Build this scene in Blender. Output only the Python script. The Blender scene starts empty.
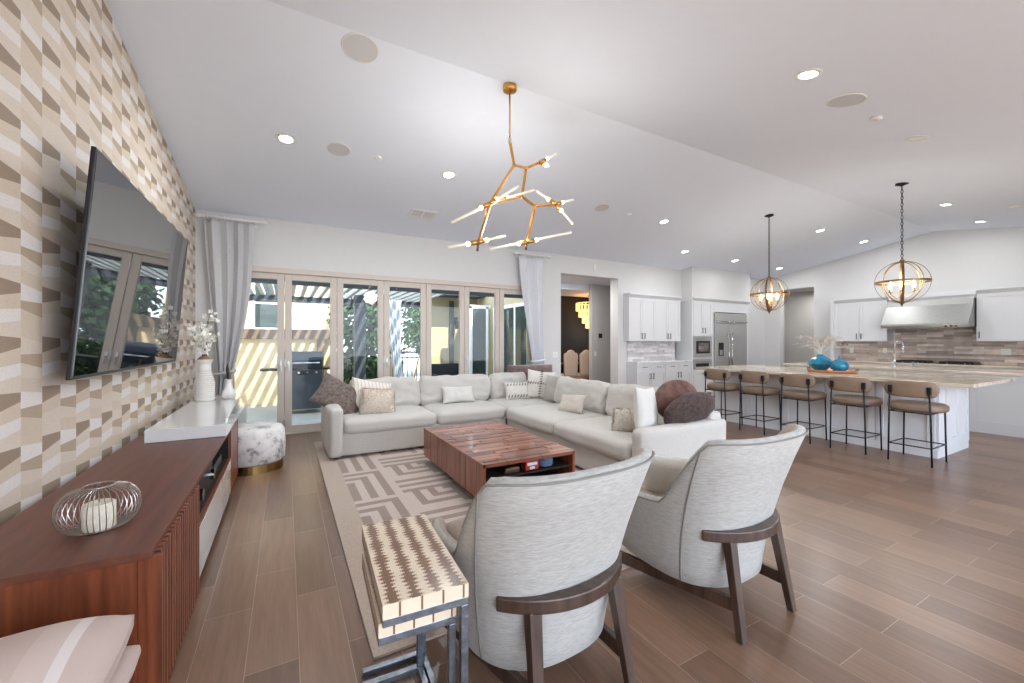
import bpy, bmesh, math, random
from mathutils import Vector, Matrix, noise
PI = math.pi
rnd = random.Random(7)
SC = bpy.context.scene
COL = SC.collection

# ---------------------------------------------------------------- camera
CAM_H = 1.37
cam_d = bpy.data.cameras.new('camera'); cam = bpy.data.objects.new('camera', cam_d); COL.objects.link(cam)
cam.location = (0, 0, CAM_H)
cam.rotation_euler = (PI/2, 0, -math.atan(226/410))
cam_d.sensor_fit = 'HORIZONTAL'; cam_d.sensor_width = 36; cam_d.lens = 410/1024*36
cam_d.clip_start = 0.02; cam_d.clip_end = 200
SC.camera = cam
# ---------------------------------------------------------------- world, sun, exposure
world = bpy.data.worlds.new('world'); SC.world = world; world.use_nodes = True
wn = world.node_tree; wbg = wn.nodes['Background']
tc = wn.nodes.new('ShaderNodeTexCoord'); sx = wn.nodes.new('ShaderNodeSeparateXYZ'); cr = wn.nodes.new('ShaderNodeValToRGB')
wn.links.new(tc.outputs['Generated'], sx.inputs[0]); wn.links.new(sx.outputs['Z'], cr.inputs[0]); wn.links.new(cr.outputs[0], wbg.inputs[0])
cr.color_ramp.elements[0].position = 0.0; cr.color_ramp.elements[0].color = (0.90, 0.96, 1.07, 1)
cr.color_ramp.elements[1].position = 0.7; cr.color_ramp.elements[1].color = (0.62, 0.78, 1.05, 1)
wbg.inputs[1].default_value = 2.5
sun_d = bpy.data.lights.new('sun', 'SUN'); sun_d.energy = 5.6; sun_d.angle = math.radians(0.6); sun_d.color = (1.0, 0.93, 0.82)
sun = bpy.data.objects.new('sun', sun_d); COL.objects.link(sun)
sun.rotation_euler = Vector((-0.42, 0.72, -1.0)).to_track_quat('-Z', 'Y').to_euler()
sun.location = (3, -6, 12)
SC.view_settings.view_transform = 'Standard'; SC.view_settings.look = 'None'
SC.view_settings.gamma = 1.0; SC.view_settings.use_curve_mapping = False
SC.view_settings.exposure = 1.33
LAMP_W = 8.5      # one recessed ceiling light
SC.cycles.max_bounces = 10; SC.cycles.diffuse_bounces = 6; SC.cycles.glossy_bounces = 4
SC.cycles.transmission_bounces = 8; SC.cycles.transparent_max_bounces = 16
SC.cycles.sample_clamp_indirect = 4.0; SC.cycles.caustics_reflective = False; SC.cycles.caustics_refractive = False

# ---------------------------------------------------------------- materials
def srgb(r, g, b):
    return tuple((c/255/12.92 if c/255 <= 0.04045 else ((c/255+0.055)/1.055)**2.4) for c in (r, g, b)) + (1,)
def newmat(name):
    m = bpy.data.materials.new(name); m.use_nodes = True
    nt = m.node_tree; b = nt.nodes['Principled BSDF']; return m, nt, b
def coords(nt, scale=(1, 1, 1), rot=(0, 0, 0), kind='Object'):
    t = nt.nodes.new('ShaderNodeTexCoord'); mp = nt.nodes.new('ShaderNodeMapping')
    mp.inputs['Scale'].default_value = scale; mp.inputs['Rotation'].default_value = rot
    nt.links.new(t.outputs[kind], mp.inputs[0]); return mp.outputs[0]
def noise_node(nt, vec, scale, detail=3, rough=0.55):
    n = nt.nodes.new('ShaderNodeTexNoise'); n.inputs['Scale'].default_value = scale
    n.inputs['Detail'].default_value = detail; n.inputs['Roughness'].default_value = rough
    nt.links.new(vec, n.inputs['Vector']); return n.outputs['Fac']
def ramp(nt, fac, stops):
    r = nt.nodes.new('ShaderNodeValToRGB'); e = r.color_ramp.elements
    while len(e) < len(stops): e.new(0.5)
    for el, (p, c) in zip(e, stops): el.position = p; el.color = c
    nt.links.new(fac, r.inputs[0]); return r.outputs[0]
def bump(nt, b, h, strength, dist=0.01):
    n = nt.nodes.new('ShaderNodeBump'); n.inputs['Strength'].default_value = strength; n.inputs['Distance'].default_value = dist
    nt.links.new(h, n.inputs['Height']); nt.links.new(n.outputs[0], b.inputs['Normal'])
def plain(name, c, rough=0.5, metal=0.0, var=0.05, scale=8, bmp=0.0, bscale=60, stretch=(1, 1, 1), coat=0.0):
    m, nt, b = newmat(name); col = srgb(*c)
    v = coords(nt, stretch)
    f = noise_node(nt, v, scale)
    nt.links.new(ramp(nt, f, [(0.3, tuple(x*(1-var) for x in col[:3])+(1,)), (0.7, tuple(min(1, x*(1+var)) for x in col[:3])+(1,))]), b.inputs['Base Color'])
    b.inputs['Roughness'].default_value = rough; b.inputs['Metallic'].default_value = metal
    b.inputs['Coat Weight'].default_value = coat
    if bmp: bump(nt, b, noise_node(nt, v, bscale, 2), bmp)
    return m
def wood(name, c1, c2, axis=0, rough=0.4, scale=3.0, coat=0.0, bmp=0.1):
    m, nt, b = newmat(name); s = [14, 14, 14]; s[axis] = 0.9
    v = coords(nt, tuple(s)); f = noise_node(nt, v, scale, 5, 0.6)
    nt.links.new(ramp(nt, f, [(0.28, srgb(*c1)), (0.72, srgb(*c2))]), b.inputs['Base Color'])
    b.inputs['Roughness'].default_value = rough; b.inputs['Coat Weight'].default_value = coat
    if bmp: bump(nt, b, f, bmp, 0.004)
    return m
def fabric(name, c1, c2, scale=90, stretch=(1, 1, 1), rough=0.95, bmp=0.35, broad=0.06, sheen=0.2):
    m, nt, b = newmat(name); v = coords(nt, stretch); f = noise_node(nt, v, scale, 3, 0.7)
    a = ramp(nt, f, [(0.3, srgb(*c1)), (0.7, srgb(*c2))])
    nt.links.new(a, b.inputs['Base Color']); b.inputs['Roughness'].default_value = rough
    b.inputs['Sheen Weight'].default_value = sheen
    bump(nt, b, f, bmp, 0.004); return m
def emit(name, c, s):
    m, nt, b = newmat(name); b.inputs['Base Color'].default_value = srgb(*c)
    b.inputs['Emission Color'].default_value = srgb(*c); b.inputs['Emission Strength'].default_value = s; return m
def glassy(name, tint, refl=0.09):
    m, nt, b = newmat(name); nt.nodes.remove(b); out = nt.nodes['Material Output']
    t = nt.nodes.new('ShaderNodeBsdfTransparent'); t.inputs[0].default_value = tint
    g = nt.nodes.new('ShaderNodeBsdfGlossy'); g.inputs['Roughness'].default_value = 0.01
    mx = nt.nodes.new('ShaderNodeMixShader'); lw = nt.nodes.new('ShaderNodeFresnel'); lw.inputs[0].default_value = 1.3
    nt.links.new(lw.outputs[0], mx.inputs[0]); nt.links.new(t.outputs[0], mx.inputs[1]); nt.links.new(g.outputs[0], mx.inputs[2])
    nt.links.new(mx.outputs[0], out.inputs[0]); return m

M = {}
M['ceil'] = plain('ceiling_paint', (234, 241, 253), 0.9, var=0.006)
M['wall'] = plain('wall_paint', (216, 216, 216), 0.9, var=0.008)
M['grey_wall'] = plain('grey_wall_paint', (196, 195, 193), 0.9, var=0.01)
M['dark_wall'] = plain('charcoal_wall_paint', (34, 35, 38), 0.95, var=0.03)
M['trimwhite'] = plain('white_trim', (232, 232, 230), 0.45, var=0.01)
M['doorframe'] = plain('taupe_door_frame', (204, 194, 184), 0.5, var=0.02)
M['glass'] = glassy('door_glass', (0.90, 0.94, 0.93, 1))
M['walnut'] = wood('walnut', (80, 36, 18), (140, 74, 44), 2, 0.38, 2.2, 0.1)
M['walnut_top'] = wood('walnut_top', (80, 42, 29), (112, 64, 46), 1, 0.42, 1.6, 0.05)
M['dark_wood'] = wood('dark_chair_wood', (48, 33, 26), (86, 66, 54), 2, 0.35, 2.0, 0.2)
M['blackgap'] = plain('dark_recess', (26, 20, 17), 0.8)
M['gloss_white'] = plain('white_lacquer', (228, 230, 230), 0.08, var=0.005, coat=0.6)
M['chrome'] = plain('chrome', (200, 204, 208), 0.12, 1.0, var=0.02)
M['steel'] = plain('brushed_steel', (196, 196, 194), 0.36, 0.75, var=0.12, scale=30, stretch=(1, 1, 12))
M['steel_h'] = plain('brushed_steel_hood', (172, 172, 170), 0.46, 1.0, var=0.1, scale=20, stretch=(12, 1, 1))
M['iron'] = plain('aged_steel', (128, 134, 142), 0.35, 0.9, var=0.3, scale=25, bmp=0.2)
M['black'] = plain('black_metal', (34, 36, 44), 0.4, 0.6, var=0.1)
M['blackplastic'] = plain('black_plastic', (22, 23, 27), 0.35, var=0.1)
M['screen'] = plain('tv_screen', (10, 10, 12), 0.02, 0.0, var=0.02)
sb = M['screen'].node_tree.nodes['Principled BSDF']; sb.inputs['Specular IOR Level'].default_value = 1.0; sb.inputs['IOR'].default_value = 2.5
M['gold'] = plain('brushed_gold', (214, 158, 84), 0.25, 1.0, var=0.06)
M['brass'] = plain('brass_band', (160, 132, 84), 0.3, 1.0, var=0.15)
M['bronze'] = plain('bronze_band', (134, 106, 74), 0.35, 0.9, var=0.15)
M['sofa'] = fabric('sofa_linen', (184, 181, 176), (204, 202, 197), 120)
M['chairfab'] = fabric('chair_linen', (152, 151, 147), (186, 185, 180), 26, (1, 1, 9), bmp=0.25)
M['chairin'] = fabric('chair_inner_fabric', (150, 138, 126), (168, 156, 144), 60)
M['piping'] = plain('piping_cord', (132, 130, 124), 0.9)
M['leather'] = plain('taupe_leather', (132, 112, 94), 0.45, var=0.08, bmp=0.1, bscale=80)
M['curtain'] = fabric('grey_curtain', (186, 186, 188), (198, 198, 200), 60, bmp=0.1)
M['curtain2'] = fabric('pale_curtain', (212, 214, 220), (226, 228, 233), 60, bmp=0.1)
M['ceramic'] = plain('white_ceramic', (226, 224, 220), 0.3, var=0.02)
M['blue'] = plain('blue_glaze', (28, 128, 164), 0.25, var=0.35, scale=9, coat=0.4)
M['petal'] = plain('white_petal', (240, 238, 230), 0.7)
M['twig'] = plain('dark_twig', (62, 48, 40), 0.8)
M['leaf'] = plain('leaf_green', (128, 140, 92), 0.6, var=0.3)
M['cork'] = plain('dried_moss', (156, 128, 100), 0.95, var=0.3, scale=80, bmp=0.8)
M['wax'] = plain('candle_wax', (232, 226, 208), 0.5, var=0.1, scale=40, bmp=0.4)
M['wire'] = plain('silver_wire', (170, 166, 162), 0.3, 0.9, var=0.1)
M['fur_dark'] = fabric('brown_fur', (40, 31, 30), (88, 70, 66), 34, rough=0.9, bmp=0.9, sheen=0.1)
M['fur_grey'] = fabric('grey_brown_fur', (78, 66, 62), (134, 120, 112), 28, rough=0.95, bmp=0.9, sheen=0.2)
M['fur_cream'] = fabric('cream_shag', (190, 176, 160), (226, 216, 204), 60, bmp=0.8)
M['velvet'] = fabric('brown_velvet', (74, 54, 52), (112, 88, 84), 14, rough=0.6, bmp=0.2, sheen=0.8)
M['hide'] = fabric('brown_cowhide', (66, 38, 30), (118, 80, 68), 12, rough=0.5, bmp=0.3, sheen=0.1)
M['white_pillow'] = fabric('white_cotton', (204, 203, 199), (216, 215, 211), 90)
M['beige_pillow'] = fabric('beige_cotton', (190, 184, 174), (206, 200, 191), 90)
M['grey_pillow'] = fabric('grey_linen', (158, 154, 150), (180, 176, 170), 110)
M['oatmeal'] = fabric('oatmeal_weave', (204, 201, 194), (222, 220, 214), 40, bmp=0.6)
M['blackyarn'] = plain('black_yarn', (40, 38, 38), 0.95)
M['cab'] = plain('white_cabinet_paint', (222, 224, 227), 0.45, var=0.006)
M['cab_grey'] = plain('grey_cabinet_paint', (196, 198, 198), 0.45, var=0.006)
M['handle'] = plain('dark_pull', (62, 60, 58), 0.35, 0.9)
M['outlet'] = plain('outlet_plastic', (238, 237, 233), 0.4, var=0.01)
M['grille'] = plain('speaker_grille', (208, 209, 211), 0.8, var=0.04, scale=300)
M['lens'] = emit('lamp_lens', (255, 250, 240), 9.0)
M['bulb'] = emit('warm_bulb', (255, 214, 150), 9.0)
M['tube'] = emit('frosted_tube', (214, 206, 190), 0.16)
M['stucco'] = plain('cream_stucco', (206, 180, 142), 0.95, var=0.05, bmp=0.3)
M['tan_stucco'] = plain('tan_stucco', (176, 160, 126), 0.95, var=0.05, bmp=0.3)
M['brownpaint'] = plain('brown_painted_timber', (112, 92, 76), 0.7)
M['slat'] = plain('pergola_slat', (178, 178, 176), 0.7)
M['slatdark'] = plain('dark_beam', (52, 58, 66), 0.7)
M['paving'] = plain('patio_paving', (158, 153, 142), 0.85, var=0.08, scale=3)
M['hedge'] = plain('hedge_green', (38, 66, 28), 0.8, var=0.6, scale=14, bmp=0.8, bscale=20)
M['tree'] = plain('tree_green', (52, 84, 36), 0.8, var=0.6, scale=10, bmp=0.8, bscale=20)
M['bark'] = plain('tree_bark', (92, 76, 62), 0.9, var=0.3)
M['dglass'] = plain('dark_window_glass', (58, 66, 64), 0.05, 0.0, var=0.2)
M['dchair'] = fabric('dining_chair_fabric', (176, 152, 132), (192, 168, 148), 60)
M['orangewood'] = wood('orange_oak', (168, 104, 62), (196, 134, 88), 2, 0.4)
M['tray'] = wood('tray_wood', (162, 100, 58), (202, 146, 96), 1, 0.4)

def floor_material():
    m, nt, b = newmat('wood_look_plank_tile')
    v = coords(nt, (1, 1, 1), (0, 0, PI/2))
    mv = v.node; mv.inputs['Location'].default_value = (0.03, 0.15, 0)
    br = nt.nodes.new('ShaderNodeTexBrick'); nt.links.new(v, br.inputs['Vector'])
    br.offset = 0.4; br.offset_frequency = 2
    for k, val in (('Scale', 1.0), ('Mortar Size', 0.0016), ('Mortar Smooth', 0.1), ('Bias', 0.0), ('Brick Width', 0.82), ('Row Height', 0.2)):
        br.inputs[k].default_value = val
    br.inputs['Color1'].default_value = srgb(108, 82, 65); br.inputs['Color2'].default_value = srgb(136, 107, 87)
    br.inputs['Mortar'].default_value = srgb(160, 142, 124)
    v2 = coords(nt, (11, 0.8, 1)); g = noise_node(nt, v2, 3.0, 6, 0.65)
    gr = ramp(nt, g, [(0.25, (0.74, 0.72, 0.70, 1)), (0.75, (1.16, 1.15, 1.14, 1))])
    mx = nt.nodes.new('ShaderNodeMix'); mx.data_type = 'RGBA'; mx.blend_type = 'MULTIPLY'; mx.inputs[0].default_value = 1
    nt.links.new(br.outputs['Color'], mx.inputs[6]); nt.links.new(gr, mx.inputs[7]); nt.links.new(mx.outputs[2], b.inputs['Base Color'])
    b.inputs['Roughness'].default_value = 0.3
    bump(nt, b, br.outputs['Fac'], -0.25, 0.003); return m
M['floor'] = floor_material()
def backsplash_material(name, c1, c2, mort, bw, rh, axis_rot, v1, v2):
    m, nt, b = newmat(name); v0 = coords(nt); sp = nt.nodes.new('ShaderNodeSeparateXYZ'); cb = nt.nodes.new('ShaderNodeCombineXYZ')
    nt.links.new(v0, sp.inputs[0]); nt.links.new(sp.outputs[axis_rot], cb.inputs[0]); nt.links.new(sp.outputs[2], cb.inputs[1]); v = cb.outputs[0]
    br = nt.nodes.new('ShaderNodeTexBrick'); nt.links.new(v, br.inputs['Vector']); br.offset = 0.37; br.offset_frequency = 2
    for k, val in (('Scale', 1.0), ('Mortar Size', 0.0012), ('Mortar Smooth', 0.1), ('Bias', 0.0), ('Brick Width', bw), ('Row Height', rh)):
        br.inputs[k].default_value = val
    br.inputs['Color1'].default_value = srgb(*c1); br.inputs['Color2'].default_value = srgb(*c2); br.inputs['Mortar'].default_value = srgb(*mort)
    n = noise_node(nt, v, 7, 4, 0.6)
    gr = ramp(nt, n, [(0.3, v1 + (1,)), (0.7, v2 + (1,))])
    mx = nt.nodes.new('ShaderNodeMix'); mx.data_type = 'RGBA'; mx.blend_type = 'MULTIPLY'; mx.inputs[0].default_value = 1
    nt.links.new(br.outputs['Color'], mx.inputs[6]); nt.links.new(gr, mx.inputs[7]); nt.links.new(mx.outputs[2], b.inputs['Base Color'])
    b.inputs['Roughness'].default_value = 0.25; return m
M['splash'] = backsplash_material('stacked_stone_backsplash', (158, 144, 138), (236, 224, 214), (178, 166, 158), 0.42, 0.05, 1, (0.8, 0.78, 0.78), (1.15, 1.13, 1.11))
M['splash2'] = backsplash_material('marble_mosaic_backsplash', (190, 186, 188), (236, 234, 234), (214, 212, 212), 0.26, 0.05, 0, (0.78, 0.78, 0.8), (1.08, 1.08, 1.08))
def stone_top(name, c):
    m, nt, b = newmat(name); v = coords(nt, (2.2, 0.5, 2.2)); f = noise_node(nt, v, 3.2, 6, 0.7)
    nt.links.new(ramp(nt, f, [(0.3, srgb(*c[0])), (0.45, srgb(*c[1])), (0.6, srgb(*c[2])), (0.75, srgb(*c[3]))]), b.inputs['Base Color'])
    b.inputs['Roughness'].default_value = 0.12; return m
M['quartzite'] = stone_top('veined_quartzite', ((150, 134, 118), (206, 192, 172), (224, 214, 198), (176, 158, 138)))
M['white_stone'] = stone_top('white_stone_top', ((206, 206, 206), (226, 226, 226), (234, 234, 234), (216, 214, 212)))
def cow_material():
    m, nt, b = newmat('white_grey_cowhide'); v = coords(nt); f = noise_node(nt, v, 7, 4, 0.7)
    nt.links.new(ramp(nt, f, [(0.40, srgb(228, 226, 222)), (0.52, srgb(214, 212, 210)), (0.62, srgb(140, 136, 136)), (0.75, srgb(110, 106, 106))]), b.inputs['Base Color'])
    b.inputs['Roughness'].default_value = 0.8; b.inputs['Sheen Weight'].default_value = 0.4; bump(nt, b, noise_node(nt, v, 90), 0.5, 0.004); return m
M['cow'] = cow_material()

# ---------------------------------------------------------------- object helpers
MAT = {}                                      # world matrix of every parent, by object name
def setp(o, label=None, cat=None, group=None, kind=None):
    if label: o['label'] = label
    if cat: o['category'] = cat
    if group: o['group'] = group
    if kind: o['kind'] = kind
    return o
def thing(name, label, cat, loc=(0, 0, 0), rz=0, group=None):
    o = bpy.data.objects.new(name, None); COL.objects.link(o); o.empty_display_size = 0.1
    o.location = loc; o.rotation_euler = (0, 0, rz); setp(o, label, cat, group)
    MAT[o.name] = Matrix.Translation(loc) @ Matrix.Rotation(rz, 4, 'Z'); return o
def obj(name, bm, mats, parent=None, smooth=False, world=False, bevel=0, sub=0, label=None, keep=False):
    """link a bmesh as one object; world=True: verts are in world space and the parent's place is taken off"""
    if not isinstance(mats, (list, tuple)): mats = [mats]
    if parent is not None and world: bm.transform(MAT[parent.name].inverted())
    loc = None
    if parent is None and not keep and len(bm.verts):
        xs = [v.co.x for v in bm.verts]; ys = [v.co.y for v in bm.verts]; zs = [v.co.z for v in bm.verts]
        loc = Vector(((min(xs)+max(xs))/2, (min(ys)+max(ys))/2, min(zs))); bm.transform(Matrix.Translation(-loc))
    me = bpy.data.meshes.new(name); bmesh.ops.recalc_face_normals(bm, faces=bm.faces); bm.to_mesh(me); bm.free()
    for mm in mats: me.materials.append(M[mm] if isinstance(mm, str) else mm)
    if smooth:
        for p in me.polygons: p.use_smooth = True
    o = bpy.data.objects.new(name, me); COL.objects.link(o)
    if loc is not None: o.location = loc
    if parent is not None:
        o.parent = parent; MAT[o.name] = MAT[parent.name]
    else: MAT[o.name] = Matrix.Translation(loc) if loc is not None else Matrix.Identity(4)
    if bevel:
        md = o.modifiers.new('bevel', 'BEVEL'); md.width = bevel; md.segments = 2; md.limit_method = 'ANGLE'; md.angle_limit = math.radians(40)
    if sub:
        md = o.modifiers.new('sub', 'SUBSURF'); md.levels = sub; md.render_levels = sub
    if label: o['label'] = label
    return o
def single(name, bm, mats, label, cat, group=None, **k):
    o = obj(name, bm, mats, **k); return setp(o, label, cat, group)
def struct(name, bm, mats, parent=None, **k):
    k.setdefault('keep', True); o = obj(name, bm, mats, parent, **k)
    if parent is None: o['kind'] = 'structure'
    return o
def BM(): return bmesh.new()
def box(bm, x0, x1, y0, y1, z0, z1, mi=0):
    vs = [bm.verts.new((x, y, z)) for z in (z0, z1) for y in (y0, y1) for x in (x0, x1)]
    for f in ((0, 1, 3, 2), (4, 6, 7, 5), (0, 4, 5, 1), (2, 3, 7, 6), (0, 2, 6, 4), (1, 5, 7, 3)):
        fc = bm.faces.new([vs[i] for i in f]); fc.material_index = mi
    return vs
def prism(bm, poly, a, b, axis=2, mi=0):
    """extrude a 2-D polygon along an axis between a and b"""
    def P(p, t):
        return {2: (p[0], p[1], t), 1: (p[0], t, p[1]), 0: (t, p[0], p[1])}[axis]
    lo = [bm.verts.new(P(p, a)) for p in poly]; hi = [bm.verts.new(P(p, b)) for p in poly]; n = len(poly)
    for f in (lo, hi): bm.faces.new(f).material_index = mi
    for i in range(n): bm.faces.new((lo[i], lo[(i+1) % n], hi[(i+1) % n], hi[i])).material_index = mi
def tube(bm, pts, r, seg=8, cap=True, closed=False, mi=0, flat=None):
    """sweep a circle (or a flat rectangle w,h) along points"""
    pts = [Vector(p) for p in pts]; n = len(pts); rings = []
    up = Vector((0, 0, 1)); prev = None
    for i, p in enumerate(pts):
        if closed: t = (pts[(i+1) % n] - pts[i-1])
        elif i == 0: t = pts[1]-pts[0]
        elif i == n-1: t = pts[-1]-pts[-2]
        else: t = (pts[i+1]-pts[i]).normalized() + (pts[i]-pts[i-1]).normalized()
        t.normalize()
        if prev is None:
            a = up if abs(t.dot(up)) < 0.95 else Vector((1, 0, 0))
            u = t.cross(a).normalized()
        else:
            u = (prev - t*prev.dot(t)).normalized()
        w = t.cross(u).normalized(); prev = u
        rr = r[i] if isinstance(r, (list, tuple)) else r
        if flat: offs = [u*flat[0]/2*a + w*flat[1]/2*b for a, b in ((-1, -1), (1, -1), (1, 1), (-1, 1))]
        else: offs = [u*math.cos(2*PI*k/seg)*rr + w*math.sin(2*PI*k/seg)*rr for k in range(seg)]
        rings.append([bm.verts.new(p+o) for o in offs])
    m = len(rings[0])
    for i in range(n if closed else n-1):
        A = rings[i]; B = rings[(i+1) % n]
        for k in range(m): bm.faces.new((A[k], A[(k+1) % m], B[(k+1) % m], B[k])).material_index = mi
    if cap and not closed:
        bm.faces.new(rings[0]).material_index = mi; bm.faces.new(rings[-1]).material_index = mi
def lathe(bm, prof, seg=24, c=(0, 0, 0), mi=0, cap=True):
    rings = []
    for r, z in prof:
        rings.append([bm.verts.new((c[0]+max(r, 1e-4)*math.cos(2*PI*k/seg), c[1]+max(r, 1e-4)*math.sin(2*PI*k/seg), c[2]+z)) for k in range(seg)])
    for A, B in zip(rings, rings[1:]):
        for k in range(seg): bm.faces.new((A[k], A[(k+1) % seg], B[(k+1) % seg], B[k])).material_index = mi
    if cap:
        bm.faces.new(rings[0]).material_index = mi; bm.faces.new(rings[-1]).material_index = mi
def cyl(bm, p0, p1, r, seg=12, mi=0): tube(bm, [p0, p1], r, seg, mi=mi)
def cube_sphere(n):
    """surface grid of the cube [-1,1]^3 as a fresh bmesh"""
    bm = BM(); cache = {}
    def V(p):
        k = tuple(round(c*1000) for c in p)
        if k not in cache: cache[k] = bm.verts.new(p)
        return cache[k]
    for ax in range(3):
        for s in (-1, 1):
            for i in range(n):
                for j in range(n):
                    q = []
                    for a, b in ((i, j), (i+1, j), (i+1, j+1), (i, j+1)):
                        c = [0, 0, 0]; c[ax] = s; c[(ax+1) % 3] = -1+2*a/n; c[(ax+2) % 3] = -1+2*b/n; q.append(V(c))
                    bm.faces.new(q)
    return bm
def cushion(w, d, h, r=0.05, puff=0.03, wr=0.006, seed=0, n=14, side=0.01, sag=0.0):
    """soft rounded slab centred at the origin"""
    bm = cube_sphere(n); hx, hy, hz = w/2, d/2, h/2
    r = min(r, hz*0.98, hx*0.98, hy*0.98)
    for v in bm.verts:
        c = v.co.copy(); p = Vector((c.x*hx, c.y*hy, c.z*hz))
        q = Vector((max(-hx+r, min(hx-r, p.x)), max(-hy+r, min(hy-r, p.y)), max(-hz+r, min(hz-r, p.z))))
        dd = p-q
        if dd.length > 1e-6: p = q + dd.normalized()*r
        p.z += c.z*puff*(1-c.x**4)*(1-c.y**4) - sag*(1-c.x**2)*(1-c.y**2)
        p.y += c.y*side*(1-c.x**2); p.x += c.x*side*(1-c.y**2)
        nn = noise.noise_vector(Vector((p.x*5+seed, p.y*5, p.z*5)))*wr*1.6 + noise.noise_vector(Vector((p.x*14+seed, p.y*14, p.z*14)))*wr*0.7
        v.co = p + nn
    return bm
def pillow(w, h, t, seed=0, n=18, wr=0.008, pinch=0.09):
    oval = pinch < -0.5
    """knife-edge throw pillow standing in the xz plane, thickness along y"""
    bm = cube_sphere(n)
    for v in bm.verts:
        a, b, c = v.co.x, v.co.z, v.co.y
        x = w/2*a*(1-pinch*(1-b*b)*abs(a)); z = h/2*b*(1-pinch*(1-a*a)*abs(b))
        prof = (max(0, 1-abs(a)**2.2)*max(0, 1-abs(b)**2.2))**0.5
        y = c*(t/2*prof + 0.006)
        nn = noise.noise(Vector((x*6+seed, z*6, seed*3.1)))*wr*2*prof + noise.noise(Vector((x*18+seed, z*18, c)))*wr*0.7*prof
        if oval:
            x, z = a*math.sqrt(1-b*b/2)*w/2, b*math.sqrt(1-a*a/2)*h/2; q_ = min(1, (2*x/w)**2+(2*z/h)**2)
            y = c*(t/2*math.sqrt(1-q_*0.999)+0.004)
        v.co = Vector((x, y+c*nn, z))
    return bm
def place(bm, loc, rx=0, ry=0, rz=0):
    bm.transform(Matrix.Translation(loc) @ Matrix.Rotation(rz, 4, 'Z') @ Matrix.Rotation(ry, 4, 'Y') @ Matrix.Rotation(rx, 4, 'X')); return bm
def grid_faces(bm, fn, nu, nv, mi=0, close_u=False):
    vs = [[bm.verts.new(fn(i/nu, j/nv)) for j in range(nv+1)] for i in range(nu if close_u else nu+1)]
    for i in range(nu):
        for j in range(nv):
            a = vs[i]; b = vs[(i+1) % len(vs)]
            bm.faces.new((a[j], b[j], b[j+1], a[j+1])).material_index = mi
    return vs
def copy_tree(o, parent=None):
    c = o.copy(); COL.objects.link(c)
    if parent is not None: c.parent = parent
    MAT[c.name] = MAT.get(o.name, Matrix.Identity(4))
    for ch in list(o.children_recursive):
        if ch.parent == o: copy_tree(ch, c)
    return c
def lamp(name, loc, power, parent, size=0.05, kind='POINT', color=(1, 0.965, 0.92), spot=None):
    l = bpy.data.lights.new(name, kind); l.energy = power; l.color = color
    if kind == 'AREA': l.shape = 'DISK'; l.size = size
    else: l.shadow_soft_size = size
    if kind == 'SPOT': l.spot_size = spot; l.spot_blend = 0.6
    o = bpy.data.objects.new(name, l); COL.objects.link(o); o.parent = parent
    o.location = MAT[parent.name].inverted() @ Vector(loc); return o

# room measures
XL, XR, YB, YF, YRIDGE = -1.07, 12.2, 6.9, -1.8, 3.32
SLOPE = 0.165
def ceil_z(y): return 3.15 + SLOPE*(6.9-y) if y > YRIDGE else 3.15 + SLOPE*(6.9-YRIDGE) - SLOPE*(YRIDGE-y)

# ================================================================ the room
bm = BM(); box(bm, -1.27, 14.5, YF-0.2, 7.15, -0.12, 0.0); box(bm, 4.9, 9.0, 7.15, 10.0, -0.12, 0.0)
struct('floor', bm, 'floor')
bm = BM()
prism(bm, [(-2.3, ceil_z(-2.3)), (YRIDGE, ceil_z(YRIDGE)), (7.15, ceil_z(7.15)), (7.15, 4.1), (-2.3, 4.1)], XL-0.2, XR+0.2, 0)
struct('ceiling', bm, 'ceil')

# left wall: patterned wallpaper of columns of trapezoids
for nm, c in (('paper_dark', (150, 132, 114)), ('paper_tan', (176, 158, 136)), ('paper_beige', (204, 190, 172)), ('paper_pale', (210, 198, 184)), ('paper_lilac', (220, 215, 211))):
    M[nm] = plain(nm, c, 0.75, var=0.06, scale=60, stretch=(1, 1, 3))
bm = BM(); box(bm, XL-0.2, XL-0.001, YF, 7.15, 0, 4.0)
W_, P_ = 0.1895, 0.2505
r2 = random.Random(3)
# boundaries of the four pieces of one period, as (left, right) drops in fractions of the period
PA = ((0.0, 0.04), (0.33, 0.21), (0.56, 0.50), (0.80, 0.72)); PB = ((0.0, 0.0), (0.15, 0.29), (0.42, 0.50), (0.68, 0.775))
for i in range(-24, 23):
    y0 = 2.936+i*W_; y1 = min(y0+W_, 6.9)
    if y0 < YF or y0 > 6.9: continue
    odd = i % 2
    bl, zref, cols = (PB, 1.059, (2, 4, 3, 5)) if odd else (PA, 1.1456, (1, 3, 5, 4))
    bl = list(bl)+[(bl[0][0]+1, bl[0][1]+1)]
    for k in range(-6, 13):
        zt = zref+k*P_
        for q in range(4):
            (a, b), (c, d) = bl[q], bl[q+1]
            pts = [(y0, zt-a*P_), (y1, zt-b*P_), (y1, zt-d*P_), (y0, zt-c*P_)]
            if max(p[1] for p in pts) < 0.0: continue
            pts = [(p[0], max(0.0, p[1])) for p in pts]
            f = bm.faces.new([bm.verts.new((XL, p[0], p[1])) for p in pts]); mi = cols[q]
            if r2.random() < 0.12: mi = {1: 1, 2: 2, 3: 4, 4: 3, 5: 4}[mi]
            f.material_index = mi
struct('wall_left', bm, ['wall', 'paper_dark', 'paper_tan', 'paper_beige', 'paper_pale', 'paper_lilac'])

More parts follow.
